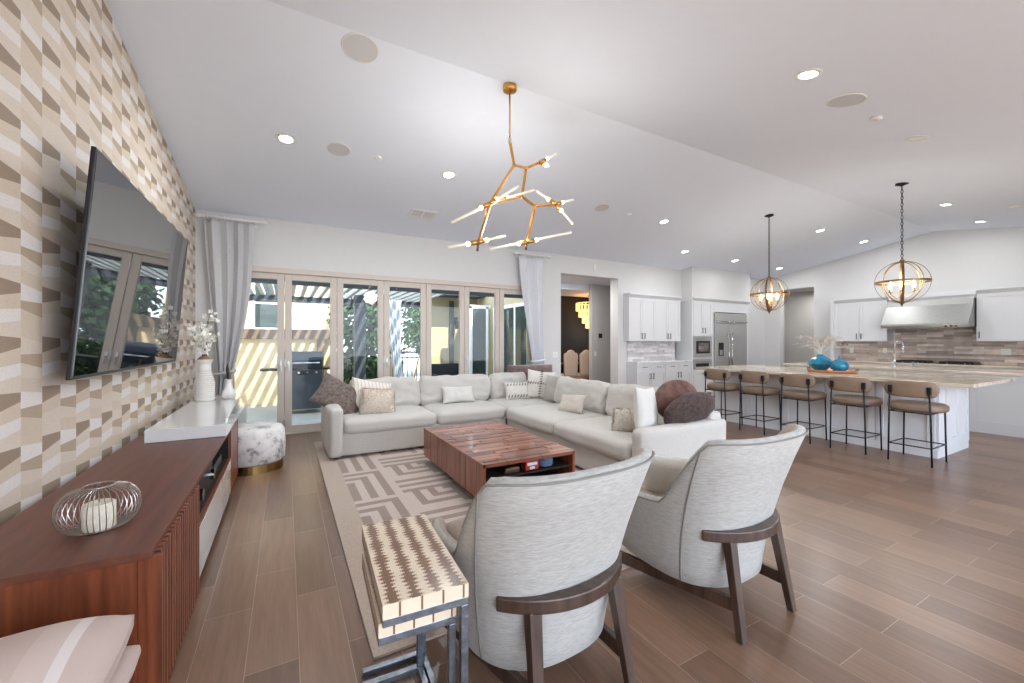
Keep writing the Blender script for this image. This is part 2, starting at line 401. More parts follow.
bm = BM(); Z = 3.45
box(bm, XL-0.2, -0.78, YB, 7.15, 0, Z); box(bm, -0.78, 4.34, YB, 7.15, 2.44, Z); box(bm, 4.34, 4.95, YB, 7.15, 0, Z)
box(bm, 4.95, 6.52, YB, 7.15, 2.78, Z); box(bm, 6.52, 6.78, YB, 7.15, 0, Z); box(bm, 6.78, 10.96, YB, 7.15, 2.46, Z); box(bm, 10.96, XR+0.2, YB, 7.15, 0, Z); box(bm, 6.78, 10.96, 7.15, 7.22, 0, 2.6)
struct('wall_back', bm, 'wall')
bm = BM(); box(bm, 8.62, 10.98, 6.60, 6.9, 2.46, 3.5); box(bm, 8.62, 8.638, 6.61, 6.9, 2.36, 2.46); box(bm, 8.638, 10.96, 6.68, 6.9, 2.385, 2.46); box(bm, 6.78, 8.64, 6.88, 6.9, 2.36, 2.46)
struct('wall_alcove', bm, 'wall')
bm = BM()
box(bm, XR, XR+0.2, YF, 5.63, 0, 4.0); box(bm, XR, XR+0.2, 6.48, YB, 0, 4.0); box(bm, XR, XR+0.2, 5.63, 6.48, 2.82, 4.0)
struct('wall_right', bm, 'wall')
bm = BM()
for a, b in ((XL-0.2, -0.75), (3.3, 3.7), (7.6, XR+0.2)): box(bm, a, b, YF-0.2, YF, 0, 2.78)
box(bm, XL-0.2, XR+0.2, YF-0.2, YF, 2.78, 3.3)
struct('wall_front', bm, 'wall')  # unseen wall behind the camera, its openings sized to steer the daylight
# doorway hall past the right wall
bm = BM(); box(bm, 13.6, 13.75, 4.9, 7.6, 0, 2.9); box(bm, 12.4, 13.6, 7.05, 7.2, 0, 2.9); box(bm, 12.4, 13.75, 4.8, 7.6, 2.86, 3.0)
box(bm, 12.4, 13.6, 4.8, 4.95, 0, 2.9)
struct('wall_hall', bm, 'grey_wall')
bm = BM(); box(bm, 13.5, 13.6, 5.2, 5.3, 0, 2.2); box(bm, 13.5, 13.6, 6.1, 6.2, 0, 2.2); box(bm, 13.5, 13.6, 5.2, 6.2, 2.2, 2.3)
struct('trim_1', bm, 'trimwhite')
# dining room past the wide opening
bm = BM(); box(bm, 5.0, 8.78, 9.90, 10.0, 0, 3.0)
struct('wall_dining', bm, 'dark_wall')
bm = BM(); box(bm, 6.94, 8.78, 8.3, 8.42, 0, 3.0); box(bm, 8.78, 8.9, 7.15, 10.0, 0, 3.0); box(bm, 4.9, 5.0, 7.15, 10.0, 0, 3.0)
struct('wall_passage', bm, 'grey_wall')
bm = BM(); box(bm, 4.9, 8.9, 7.15, 8.6, 2.86, 3.1); box(bm, 4.9, 8.9, 8.6, 10.0, 2.72, 3.1)
struct('ceiling_dining', bm, 'ceil')
lp = bpy.data.lights.new('dining_fill', 'POINT'); 
bpy.data.lights.remove(lp)
# baseboards
def basebd(n, x0, x1, y0, y1): 
    b_ = BM(); box(b_, x0, x1, y0, y1, 0, 0.13); struct(n, b_, 'trimwhite', bevel=0.004)
basebd('baseboard_left', XL, XL+0.015, YF, YB)
basebd('baseboard_back', 4.36, 4.93, YB-0.015, YB)
basebd('baseboard_right', XR-0.015, XR, 5.0, 5.61)

# folding glass doors: outer frame and seven leaves
bm = BM()
box(bm, -0.80, 4.36, YB-0.02, 7.0, 2.37, 2.45); box(bm, -0.80, -0.73, YB-0.02, 7.0, 0, 2.45); box(bm, 4.26, 4.36, YB-0.02, 7.0, 0, 2.45)
box(bm, -0.80, 4.36, 6.86, 7.05, 0, 0.018)
struct('trim_2', bm, 'doorframe', bevel=0.004)
PW = 0.7125
for k in range(7):
    x0 = -0.73+k*PW; x1 = x0+PW; z0, z1 = 0.02, 2.37; s = 0.095
    y0, y1 = 6.915, 6.965
    bm = BM()
    box(bm, x0+0.003, x0+s, y0, y1, z0, z1); box(bm, x1-s, x1-0.003, y0, y1, z0, z1)
    box(bm, x0+s, x1-s, y0, y1, z0, z0+0.10); box(bm, x0+s, x1-s, y0, y1, z1-0.09, z1)
    d = struct('door_%d' % (k+1), bm, 'doorframe', bevel=0.004)
    bm = BM(); box(bm, x0+s, x1-s, 6.937, 6.943, z0+0.10, z1-0.09); obj('glass', bm, 'glass', d)
    for zz in (0.18, 1.05, 2.2):
        if k % 2 == 0:
            bm = BM(); box(bm, x1-0.014, x1+0.014, y0-0.014, y0+0.002, zz-0.05, zz+0.05); tube(bm, [(x1, y0-0.016, zz-0.055), (x1, y0-0.016, zz+0.055)], 0.008, 8)
            obj('hinge', bm, 'steel', d)
    if k % 2 == 1 or k == 0:
        xx = x1-0.05 if k == 0 else x0+0.05
        bm = BM(); box(bm, xx-0.013, xx+0.013, y0-0.008, y0, 0.93, 1.09); tube(bm, [(xx, y0-0.008, 1.03), (xx, y0-0.035, 1.03), (xx, y0-0.04, 0.94)], 0.007, 8)
        obj('handle', bm, 'steel', d, label='small steel lever handle')

# ================================================================ ceiling fixtures
def slope_ang(y): return -math.atan(SLOPE) if y > YRIDGE else math.atan(SLOPE)
def fixture(name, label, cat, x, y, group):
    t = thing(name, label, cat, (x, y, ceil_z(y)), 0, group)
    t.rotation_euler = (slope_ang(y), 0, 0); MAT[t.name] = Matrix.Translation(t.location) @ Matrix.Rotation(slope_ang(y), 4, 'X'); return t
LIGHTS = [(0.0, 4.88, 'lit recessed downlight nearest the patterned wall, left of the round speaker'),
          (1.8, 4.92, 'lit recessed downlight left of the gold chandelier above the air vent'),
          (3.6, 1.70, 'lit recessed downlight at upper right beside the large round ceiling speaker'),
          (5.78, 4.99, 'recessed downlight behind and right of the chandelier, farthest left of the kitchen lights'),
          (7.53, 5.94, 'lit recessed downlight above the soffit corner near the white upper cabinets'),
          (9.37, 5.99, 'lit recessed downlight in front of the refrigerator soffit'),
          (11.35, 6.04, 'lit recessed downlight over the grey doorway in the far wall'),
          (9.37, 4.21, 'lit recessed downlight between the two orb pendants, the nearer one'),
          (11.26, 4.21, 'lit recessed downlight between the two orb pendants, closer to the range wall'),
          (9.38, 2.43, 'lit recessed downlight right of the larger orb pendant, the upper one'),
          (11.3, 2.47, 'lit recessed downlight right of the larger orb pendant, closest to the range wall'),
          (5.72, 1.69, 'unlit recessed downlight between ceiling speaker and larger orb pendant')]
for i, (x, y, lb) in enumerate(LIGHTS):
    t = fixture('recessed_light', lb, 'ceiling light', x, y, 'recessed downlights')
    bm = BM(); lathe(bm, [(0.062, -0.002), (0.066, -0.010), (0.092, -0.006), (0.096, 0.0), (0.062, 0.0)], 28, cap=False); obj('trim_ring', bm, 'trimwhite', t, smooth=True)
    on = (i != 11)
    bm = BM(); lathe(bm, [(0.0, -0.003), (0.063, -0.003), (0.063, 0.001), (0.0, 0.001)], 28, cap=False); obj('lens', bm, 'lens' if on else 'outlet', t)
    if on: lamp('downlight_lamp', (x, y, ceil_z(y)-0.03), LAMP_W*({5: 0.22, 6: 0.45, 4: 0.5, 7: 1.25, 8: 0.36, 9: 1.1, 10: 0.3}.get(i, 1.0)), t, 0.12, 'AREA', (0.97, 0.99, 1.0))
for x, y, r, lb in ((0.52, 3.34, 0.14, 'large round ceiling speaker at upper left'), (0.51, 4.87, 0.12, 'round ceiling speaker right of the leftmost downlight'),
                 (4.29, 1.73, 0.14, 'large round ceiling speaker at upper right'), (4.34, 4.95, 0.12, 'round ceiling speaker behind the chandelier')):
    if y == 3.34: y = 3.46
    t = fixture('ceiling_speaker', lb, 'speaker', x, y, 'round ceiling speakers')
    bm = BM(); lathe(bm, [(0.0, -0.006), (r-0.008, -0.006), (r-0.006, 0.0), (0, 0)], 36, cap=False); obj('grille', bm, 'grille', t)
    bm = BM(); lathe(bm, [(r-0.008, -0.002), (r-0.006, -0.009), (r, -0.007), (r+0.003, 0.0)], 36, cap=False); obj('rim', bm, 'trimwhite', t, smooth=True)
for x, y, r, lb in ((0.93, 4.87, 0.04, 'small white ceiling sensor right of the left ceiling speaker'), (4.87, 1.72, 0.045, 'small round ceiling cover between right speaker and unlit downlight'),
                    (4.95, 4.98, 0.04, 'small ceiling sensor between the far speaker and a downlight'), (10.05, 1.83, 0.06, 'small round ceiling cover at the right edge'), (10.03, 4.94, 0.05, 'small round ceiling cover above and right of the farther orb pendant')):
    t = fixture('ceiling_sensor', lb, 'sensor', x, y, 'small round ceiling sensors')
    bm = BM(); lathe(bm, [(0, -0.02), (r*0.7, -0.02), (r, -0.012), (r, 0.0), (0, 0)], 24, cap=False); obj('cover', bm, 'outlet', t, smooth=True)
    bm = BM(); lathe(bm, [(r*0.3, -0.024), (r*0.3, -0.018), (0, -0.018), (0, -0.024)], 16, cap=False); obj('sensor_eye', bm, 'grille', t)
t = fixture('air_vent', 'rectangular white ceiling air vent with dark louvres above the glass doors', 'vent', 1.80, 6.05, None)
bm = BM(); 
for a, b, c, d in ((-0.19, 0.19, -0.13, -0.10), (-0.19, 0.19, 0.10, 0.13), (-0.19, -0.16, -0.1, 0.1), (0.16, 0.19, -0.1, 0.1), (-0.012, 0.012, -0.1, 0.1)): box(bm, a, b, c, d, -0.012, 0)
obj('frame', bm, 'trimwhite', t, bevel=0.003)
bm = BM(); box(bm, -0.16, 0.16, -0.1, 0.1, -0.002, 0.002); obj('duct', bm, 'blackplastic', t)
for k in range(7):
    bm = BM(); yy = -0.085+k*0.028; prism(bm, [(yy-0.008, -0.004), (yy+0.006, -0.012), (yy+0.008, -0.010), (yy-0.006, -0.002)], -0.16, 0.16, 0); obj('louvre', bm, 'grille', t)

# ---- chandelier (nodes are metres along and across the view direction from its canopy)
A_ = math.atan(226/410); FW = Vector((math.sin(A_), math.cos(A_), 0)); RT = Vector((math.cos(A_), -math.sin(A_), 0))
cx, cy = 1.815, 3.335
D0 = Vector((cx, cy, 0)).dot(FW)
def ch(px_, py_, dd=0.0):
    d = D0+dd; return FW*d + RT*((px_-512)/410*d) + Vector((0, 0, CAM_H+(341-py_)/410*d))
t = thing('chandelier', 'gold branching chandelier with frosted glass tube lights hanging from the ceiling', 'chandelier', (cx, cy, ceil_z(cy)))
top = ch(510, 86); cz = ceil_z(cy)
bm = BM(); lathe(bm, [(0, 0.01), (0.062, 0.01), (0.066, -0.03), (0.06, -0.045), (0.02, -0.05), (0.0, -0.05)], 28, (cx, cy, cz-0.005), cap=False); obj('canopy', bm, 'gold', t, world=True, smooth=True, bevel=0.003)
rb = Vector((cx, cy, ch(510.7, 140.5).z))
bm = BM(); cyl(bm, (cx, cy, cz-0.04), rb, 0.0075); obj('rod', bm, 'gold', t, world=True, smooth=True)
bm = BM(); lathe(bm, [(0, 0.03), (0.014, 0.025), (0.014, -0.02), (0, -0.025)], 12, rb, cap=False); obj('swivel', bm, 'chrome', t, world=True, smooth=True)
N = {'R': rb, 'A': ch(514.2, 164.5), 'B': ch(526.2, 167.7, .22), 'T': ch(540, 161.8, .30), 'C': ch(521.8, 196, .18), 'D': ch(490, 203, -.28),
     'E': ch(478.5, 241.5, -.45), 'G': ch(535, 205.7, .35), 'H': ch(526.8, 241.5, .05), 'I': ch(556, 204, .40)}
for a, b in (('R', 'A'), ('A', 'B'), ('B', 'T'), ('B', 'C'), ('A', 'D'), ('C', 'D'), ('C', 'G'), ('D', 'E'), ('G', 'H'), ('G', 'I')):
    bm = BM(); tube(bm, [N[a], N[b]], 0.013, 6); obj('branch', bm, 'gold', t, world=True)
for a in 'ABCDGEHI':
    bm = BM(); bmesh.ops.create_icosphere(bm, subdivisions=1, radius=0.021, matrix=Matrix.Translation(N[a])); obj('joint', bm, 'gold', t, world=True)
for a in ('E', 'H'):
    bm = BM(); cyl(bm, N[a], N[a]-Vector((0.01, 0, 0.075)), 0.011, 8); obj('finial', bm, 'bronze', t, world=True, smooth=True)
def rod_pair(p, dpix_a, dpix_b, da, db, c):
    for (q, dd) in ((dpix_a, da), (dpix_b, db)):
        if q is None: continue
        e = ch(q[0], q[1], dd); s = c + (e-c)*0.12
        bm = BM(); cyl(bm, c, c+(e-c).normalized()*0.075, 0.02, 10); obj('socket', bm, 'gold', t, world=True, smooth=True)
        bm = BM(); cyl(bm, c+(e-c).normalized()*0.07, e, 0.0115, 10); obj('glass_tube', bm, 'tube', t, world=True, smooth=True)
        bm = BM(); bmesh.ops.create_uvsphere(bm, u_segments=10, v_segments=8, radius=0.018, matrix=Matrix.Translation(c+(e-c).normalized()*0.10)); obj('bulb', bm, 'bulb', t, world=True, smooth=True)
rod_pair(0, (452, 222), (518, 185.8), -.45, .0, N['D'])
rod_pair(0, (534, 189.6), None, .3, 0, ch(500, 199, -.05))
rod_pair(0, (448.4, 247), (505, 235.6), -.6, -.2, N['E'])
rod_pair(0, (490, 248.8), (571, 232), -.2, .2, N['H'])
rod_pair(0, (537, 190.8), (573, 223.9), .45, .25, N['I'])
rod_pair(0, (557.5, 153), (549, 166), .4, .2, N['T'])
rod_pair(0, (573, 199), None, .55, .25, N['I'])
lamp('chandelier_glow', (cx, cy+0.05, 2.45), 17, t, 0.16)

# ---- two orb pendants over the island
def pendant(x, y, lb, tall):
    zc = 2.205; zt = ceil_z(y); t = thing('orb_pendant', lb, 'pendant light', (x, y, zt), 0, 'orb pendants over the island')
    R_ = 0.29
    bm = BM(); lathe(bm, [(0, 0.012), (0.07, 0.008), (0.074, -0.012), (0.03, -0.028), (0.012, -0.04), (0, -0.04)], 24, (x, y, zt), cap=False); obj('canopy', bm, 'black', t, world=True, smooth=True)
    n = int((zt-0.04-(zc+R_+0.03))/0.045); bm = BM()
    for k in range(n):
        zz = zt-0.05-k*0.045; a = (k % 2)*PI/2
        pts = [(x+math.cos(a)*0.012*math.cos(q), y+math.sin(a)*0.012*math.cos(q), zz-0.02+0.028*math.sin(q)) for q in [2*PI*j/10 for j in range(10)]]
        tube(bm, pts, 0.0045, 5, closed=True)
    obj('chain', bm, 'black', t, world=True, smooth=True)
    bm = BM(); lathe(bm, [(0, 0.05), (0.012, 0.045), (0.012, 0.03), (0.026, 0.02), (0.03, 0.0), (0, -0.01)], 16, (x, y, zc+R_), cap=False); obj('cap', bm, 'bronze', t, world=True, smooth=True)
    bm = BM(); lathe(bm, [(0, 0.01), (0.035, 0.0), (0.02, -0.02), (0.01, -0.03), (0.013, -0.04), (0, -0.055)], 16, (x, y, zc-R_), cap=False); obj('finial', bm, 'bronze', t, world=True, smooth=True)
    for k, a in enumerate((0.35, 0.35+PI/2)):
        bm = BM(); pts = [(x+R_*math.cos(q)*math.cos(a), y+R_*math.cos(q)*math.sin(a), zc+R_*math.sin(q)) for q in [2*PI*j/48 for j in range(48)]]
        nrm = Vector((-math.sin(a), math.cos(a), 0))
        vs = []
        for p in pts:
            rr = (Vector(p)-Vector((x, y, zc))).normalized()
            vs.append([bm.verts.new(Vector(p)+nrm*u*0.014+rr*w*0.003) for u, w in ((-1, -1), (1, -1), (1, 1), (-1, 1))])
        for i in range(48):
            for j in range(4): bm.faces.new((vs[i][j], vs[i][(j+1) % 4], vs[(i+1) % 48][(j+1) % 4], vs[(i+1) % 48][j]))
        obj('meridian_band', bm, 'bronze', t, world=True)
    bm = BM(); vs = []
    for i in range(48):
        q = 2*PI*i/48; vs.append([bm.verts.new((x+rr*math.cos(q), y+rr*math.sin(q), zc+h)) for rr, h in ((R_-0.006, -0.014), (R_+0.006, -0.014), (R_+0.006, 0.014), (R_-0.006, 0.014))])
    for i in range(48):
        for j in range(4): bm.faces.new((vs[i][j], vs[i][(j+1) % 4], vs[(i+1) % 48][(j+1) % 4], vs[(i+1) % 48][j]))
    obj('equator_band', bm, 'bronze', t, world=True)
    for a in (0.35+PI/4, 0.35+3*PI/4):
        bm = BM(); tube(bm, [(x+(R_-0.01)*math.cos(q)*math.cos(a), y+(R_-0.01)*math.cos(q)*math.sin(a), zc+(R_-0.01)*math.sin(q)) for q in [2*PI*j/40 for j in range(40)]], 0.006, 6, closed=True)
        obj('thin_ring', bm, 'brass', t, world=True, smooth=True)
    bm = BM(); cyl(bm, (x, y, zc-R_), (x, y, zc-0.12), 0.01)
    cand = []
    for k in range(4):
        a = 0.35+k*PI/2; ex, ey = x+0.12*math.cos(a), y+0.12*math.sin(a)
        tube(bm, [(x, y, zc-0.2), (x+0.06*math.cos(a), y+0.06*math.sin(a), zc-0.22), (ex, ey, zc-0.16), (ex, ey, zc-0.13)], 0.007, 6)
        lathe(bm, [(0, 0), (0.022, 0.0), (0.024, 0.012), (0.013, 0.012), (0.013, 0.05), (0, 0.05)], 12, (ex, ey, zc-0.14), cap=False); cand.append((ex, ey))
    obj('candle_arms', bm, 'bronze', t, world=True, smooth=True)
    for ex, ey in cand:
        bm = BM(); lathe(bm, [(0, 0), (0.012, 0.005), (0.021, 0.035), (0.016, 0.065), (0.005, 0.1), (0, 0.105)], 12, (ex, ey, zc-0.09), cap=False); obj('bulb', bm, 'bulb', t, world=True, smooth=True)
    lamp('pendant_glow', (x, y, zc), 6.0, t, 0.12)
pendant(7.49, 4.16, 'bronze orb pendant with candle bulbs, the farther one on the left', 1)
pendant(7.58, 2.40, 'bronze orb pendant with candle bulbs, the nearer larger-looking one on the right', 0)

for nm, loc, pw in (('passage_fill', (5.9, 7.75, 2.80), 13), ('hall_fill', (13.0, 6.1, 2.78), 5)):  # unseen fill lights added to brighten passage and hall; no fixture modelled
    l = bpy.data.lights.new(nm, 'AREA'); l.energy = pw; l.shape = 'DISK'; l.size = 0.18; l.color = (1, 0.97, 0.94)
    o = bpy.data.objects.new(nm, l); COL.objects.link(o); o.location = loc

# ================================================================ kitchen
def shaker(bm, x0, x1, z0, z1, y=0.0, s=0.06, mid=None):
    """frame-and-panel front standing proud of y towards -y"""
    g = 0.003; x0 += g; x1 -= g; z0 += g; z1 -= g
    box(bm, x0, x0+s, y-0.02, y, z0, z1); box(bm, x1-s, x1, y-0.02, y, z0, z1)
    box(bm, x0+s, x1-s, y-0.02, y, z0, z0+s); box(bm, x0+s, x1-s, y-0.02, y, z1-s, z1)
    box(bm, x0+s, x1-s, y-0.010, y, z0+s, z1-s)
def pull(x, z, vert, y=-0.02, L=0.13):
    bm = BM(); 
    if vert: 
        tube(bm, [(x, y, z-L/2+0.015), (x, y-0.03, z-L/2+0.015)], 0.005, 6); tube(bm, [(x, y, z+L/2-0.015), (x, y-0.03, z+L/2-0.015)], 0.005, 6)
        box(bm, x-0.006, x+0.006, y-0.036, y-0.026, z-L/2, z+L/2)
    else:
        tube(bm, [(x-L/2+0.015, y, z), (x-L/2+0.015, y-0.03, z)], 0.005, 6); tube(bm, [(x+L/2-0.015, y, z), (x+L/2-0.015, y-0.03, z)], 0.005, 6)
        box(bm, x-L/2, x+L/2, y-0.036, y-0.026, z-0.006, z+0.006)
    return bm
def cabinet(label, loc, rz, w, d, z0, z1, doors, drawers=0, mat='cab', group=None, low=True, crown=False, cat='cabinet', toe=False, draw_h=0.17):
    t = thing('wall_cabinet' if z0 > 0.8 else 'base_cabinet', label, cat, loc, rz, group)
    bm = BM(); zb = z0+(0.1 if toe else 0); box(bm, 0, w, 0, d, zb, z1)
    if toe: box(bm, 0.02, w-0.02, 0.06, d, z0, zb)
    obj('body', bm, mat, t)
    if crown:
        bm = BM(); prism(bm, [(0, z1), (-0.06, z1+0.07), (-0.06, z1+0.10), (d, z1+0.10), (d, z1)], -0.0, w, 0); obj('crown', bm, mat, t)
    dz = z1-draw_h if drawers else z1
    for k in range(doors):
        a, b = w*k/doors, w*(k+1)/doors; bm = BM(); shaker(bm, a, b, zb, dz); dr = obj('door', bm, mat, t)
        hx = b-0.045 if k % 2 == 0 and doors > 1 else a+0.045
        hz = zb+0.12 if z0 > 0.8 else dz-0.12
        obj('handle', pull(hx, hz, True), 'handle', dr)
    for k in range(drawers):
        a, b = w*k/drawers, w*(k+1)/drawers; bm = BM(); shaker(bm, a, b, dz, z1, s=0.04); dr = obj('drawer', bm, mat, t)
        obj('handle', pull((a+b)/2, (dz+z1)/2, False), 'handle', dr)
    return t
# back wall, left run
g1 = 'white upper cabinets on the back wall'
for k in range(2):
    cabinet(('left' if k == 0 else 'right')+' pair of white shaker upper cabinet doors over the marble mosaic backsplash', (6.67+k*0.845, 6.74, 0), 0, 0.845, 0.155, 1.375, 2.35, 2, group=g1, crown=True)
g2 = 'white base cabinets under the pale stone counter'
for k in range(2):
    cabinet(('left' if k == 0 else 'right')+' white shaker base cabinet with two drawers under the pale stone counter', (6.79+k*0.91, 6.62, 0), 0, 0.905, 0.52, 0.0, 0.875, 2, 2, group=g2, toe=True)
bm = BM(); box(bm, 6.785, 8.615, 6.585, 7.14, 0.876, 0.915); single('countertop', bm, 'white_stone', 'pale stone countertop on the white base cabinets by the wide opening', 'countertop', bevel=0.004)
bm = BM(); box(bm, 6.785, 8.36, 6.885, 6.90, 0.916, 1.37); single('backsplash', bm, 'splash2', 'grey and white marble mosaic backsplash under the left upper cabinets', 'backsplash')
# tall appliance column
Xc, Yc = 8.64, 6.62
t = thing('appliance_cabinet', 'tall white built-in cabinet surround holding microwave, oven and refrigerator', 'cabinet', (Xc, Yc, 0))
bm = BM()
box(bm, 0, 0.05, 0, 0.47, 0, 2.38); box(bm, 0.75, 0.83, 0, 0.47, 0, 2.38); box(bm, 2.20, 2.31, 0, 0.47, 0, 2.38)
box(bm, 0.05, 0.75, 0, 0.47, 0.1, 0.68); box(bm, 0.05, 0.75, 0, 0.47, 1.49, 2.38); box(bm, 0.83, 2.20, 0.0, 0.47, 2.12, 2.38); box(bm, 0.05, 0.75, 0.0, 0.47, 0.94, 0.98)
box(bm, 0.05, 0.75, 0.40, 0.47, 0.68, 1.49)
obj('body', bm, 'cab', t, bevel=0.002)
bm = BM(); prism(bm, [(0, 2.37), (-0.06, 2.43), (-0.06, 2.455), (0.02, 2.455), (0.02, 2.37)], 0, 2.33, 0); obj('crown', bm, 'cab', t)
for a in (0, 1):
    bm = BM(); shaker(bm, 0.05+a*0.35, 0.40+a*0.35, 1.50, 2.36); d = obj('door', bm, 'cab', t); obj('handle', pull(0.40+(-0.05 if a == 0 else 0.05), 1.64, True), 'handle', d)
bm = BM(); shaker(bm, 0.06, 0.72, 0.1, 0.66); d = obj('door', bm, 'cab', t); obj('handle', pull(0.39, 0.58, False), 'handle', d)
t = thing('microwave', 'stainless built-in microwave with black window above the slim oven', 'microwave', (Xc+0.055, Yc, 0.985))
bm = BM(); box(bm, 0, 0.69, -0.015, 0.38, 0, 0.50); obj('body', bm, 'steel', t, bevel=0.004)
bm = BM(); box(bm, 0.09, 0.60, -0.024, -0.014, 0.09, 0.40); obj('window', bm, 'blackplastic', t)
bm = BM(); box(bm, 0.15, 0.54, -0.03, -0.022, 0.14, 0.35); obj('inner_window', bm, 'screen', t)
bm = BM(); cyl(bm, (0.1, -0.05, 0.45), (0.54, -0.05, 0.45), 0.009); tube(bm, [(0.12, -0.05, 0.45), (0.12, -0.01, 0.45)], 0.006, 6); tube(bm, [(0.52, -0.05, 0.45), (0.52, -0.01, 0.45)], 0.006, 6); obj('handle', bm, 'chrome', t)
t = thing('warming_oven', 'slim stainless oven drawer below the microwave', 'oven', (Xc+0.055, Yc, 0.69))
bm = BM(); box(bm, 0, 0.69, -0.015, 0.38, 0, 0.245); obj('body', bm, 'steel', t, bevel=0.004)
bm = BM(); box(bm, 0.08, 0.56, -0.022, -0.014, 0.03, 0.14); obj('window', bm, 'blackplastic', t)
bm = BM(); cyl(bm, (0.08, -0.05, 0.185), (0.56, -0.05, 0.185), 0.009); tube(bm, [(0.1, -0.05, 0.185), (0.1, -0.01, 0.185)], 0.006, 6); tube(bm, [(0.54, -0.05, 0.185), (0.54, -0.01, 0.185)], 0.006, 6); obj('handle', bm, 'chrome', t)
t = thing('refrigerator', 'wide stainless refrigerator with ice dispenser built in beside the microwave', 'refrigerator', (Xc+0.84, Yc, 0.02))
bm = BM(); box(bm, 0, 1.35, 0.0, 0.45, 0, 2.08); obj('body', bm, 'steel', t)
for a, b in ((0.005, 0.55), (0.56, 1.345)):
    bm = BM(); box(bm, a, b, -0.035, 0, 0.08, 1.80); d = obj('door', bm, 'steel', t, bevel=0.006)
    hx = b-0.06 if a < 0.1 else a+0.06
    bm = BM(); cyl(bm, (hx, -0.09, 0.35), (hx, -0.09, 1.6), 0.014); tube(bm, [(hx, -0.09, 0.42), (hx, -0.03, 0.42)], 0.01, 8); tube(bm, [(hx, -0.09, 1.53), (hx, -0.03, 1.53)], 0.01, 8); obj('handle', bm, 'chrome', d, smooth=True)
    if a < 0.1:
        bm = BM(); box(bm, 0.14, 0.34, -0.042, -0.033, 0.98, 1.32); obj('ice_dispenser', bm, 'blackplastic', d, bevel=0.004)
        bm = BM(); box(bm, 0.17, 0.31, -0.046, -0.040, 1.0, 1.14); obj('drip_shelf', bm, 'chrome', d)
bm = BM(); box(bm, 0.005, 1.345, -0.03, 0, 1.82, 2.07); obj('top_grille', bm, 'steel', t, bevel=0.005)
bm = BM(); cyl(bm, (0.02, -0.055, 1.86), (1.33, -0.055, 1.86), 0.012); obj('grille_bar', bm, 'chrome', t, smooth=True)

# range wall (fronts face the living room, so local x runs towards the camera side)
RZ = -PI/2
bm = BM(); box(bm, XR-0.012, XR-0.001, 0.52, 5.02, 0.916, 1.374); box(bm, XR-0.012, XR-0.001, 2.66, 3.98, 1.374, 1.66); single('backsplash', bm, 'splash', 'brown stacked stone backsplash running behind the range', 'backsplash')
cabinet('white shaker upper cabinet left of the range hood', (11.87, 5.03, 0), RZ, 1.02, 0.325, 1.375, 2.30, 2, group='upper cabinets on the range wall', crown=True)
bm = BM(); box(bm, 11.9, XR-0.002, 2.66, 4.0, 2.24, 2.40); box(bm, 11.87, XR-0.002, 2.655, 4.0, 2.30, 2.405); single('hood_valance', bm, 'cab', 'white panel bridging the two cabinets above the range hood', 'panel')
cabinet('white shaker upper cabinet right of the range hood', (11.87, 2.645, 0), RZ, 0.72, 0.325, 1.375, 2.30, 1, group='upper cabinets on the range wall', crown=True)
cabinet('white shaker upper cabinet at the right edge of the range wall', (11.87, 1.92, 0), RZ, 1.4, 0.325, 1.375, 2.30, 2, group='upper cabinets on the range wall', crown=True)
bm = BM(); box(bm, 11.84, XR-0.002, 5.03, 5.10, 0.0, 2.40); single('end_panel', bm, 'cab', 'tall white end panel closing the range wall cabinets by the doorway', 'panel')
t = thing('range_hood', 'wide stainless range hood with sloped front above the cooktop', 'range hood', (11.9, 3.31, 1.66))
bm = BM(); prism(bm, [(11.45, 1.66), (XR-0.014, 1.66), (XR-0.014, 2.235), (11.76, 2.235), (11.72, 2.12), (11.45, 1.74)], 2.66, 3.98, 1); obj('canopy', bm, 'steel_h', t, world=True, bevel=0.004)
bm = BM(); box(bm, 11.44, 11.46, 2.66, 3.98, 1.655, 1.70); obj('control_strip', bm, 'chrome', t, world=True)
for k in range(3):
    bm = BM(); cyl(bm, (11.44, 2.82+k*0.07, 1.677), (11.415, 2.82+k*0.07, 1.677), 0.016, 12); obj('knob', bm, 'blackplastic', t, world=True, smooth=True)
for k in range(3):
    bm = BM(); box(bm, 11.5, 12.05, 2.75+k*0.40, 3.11+k*0.40, 1.645, 1.66); obj('baffle_filter', bm, 'steel', t, world=True)
yy = 5.0
for k, (w, nd, lb) in enumerate(((1.0, 2, 'white base cabinet on the range wall nearest the doorway'), (1.25, 2, 'white base cabinet directly below the cooktop'), (1.2, 2, 'white base cabinet right of the cooktop'), (1.2, 2, 'white base cabinet at the right end of the range wall'))):
    cabinet(lb, (11.60, yy, 0), RZ, w, 0.59, 0.0, 0.875, nd, 2, group='base cabinets on the range wall', toe=True); yy -= w+0.005
bm = BM(); box(bm, 11.56, XR-0.014, 0.33, 5.02, 0.876, 0.915); single('countertop', bm, 'quartzite', 'veined tan stone countertop along the range wall', 'countertop', bevel=0.004)
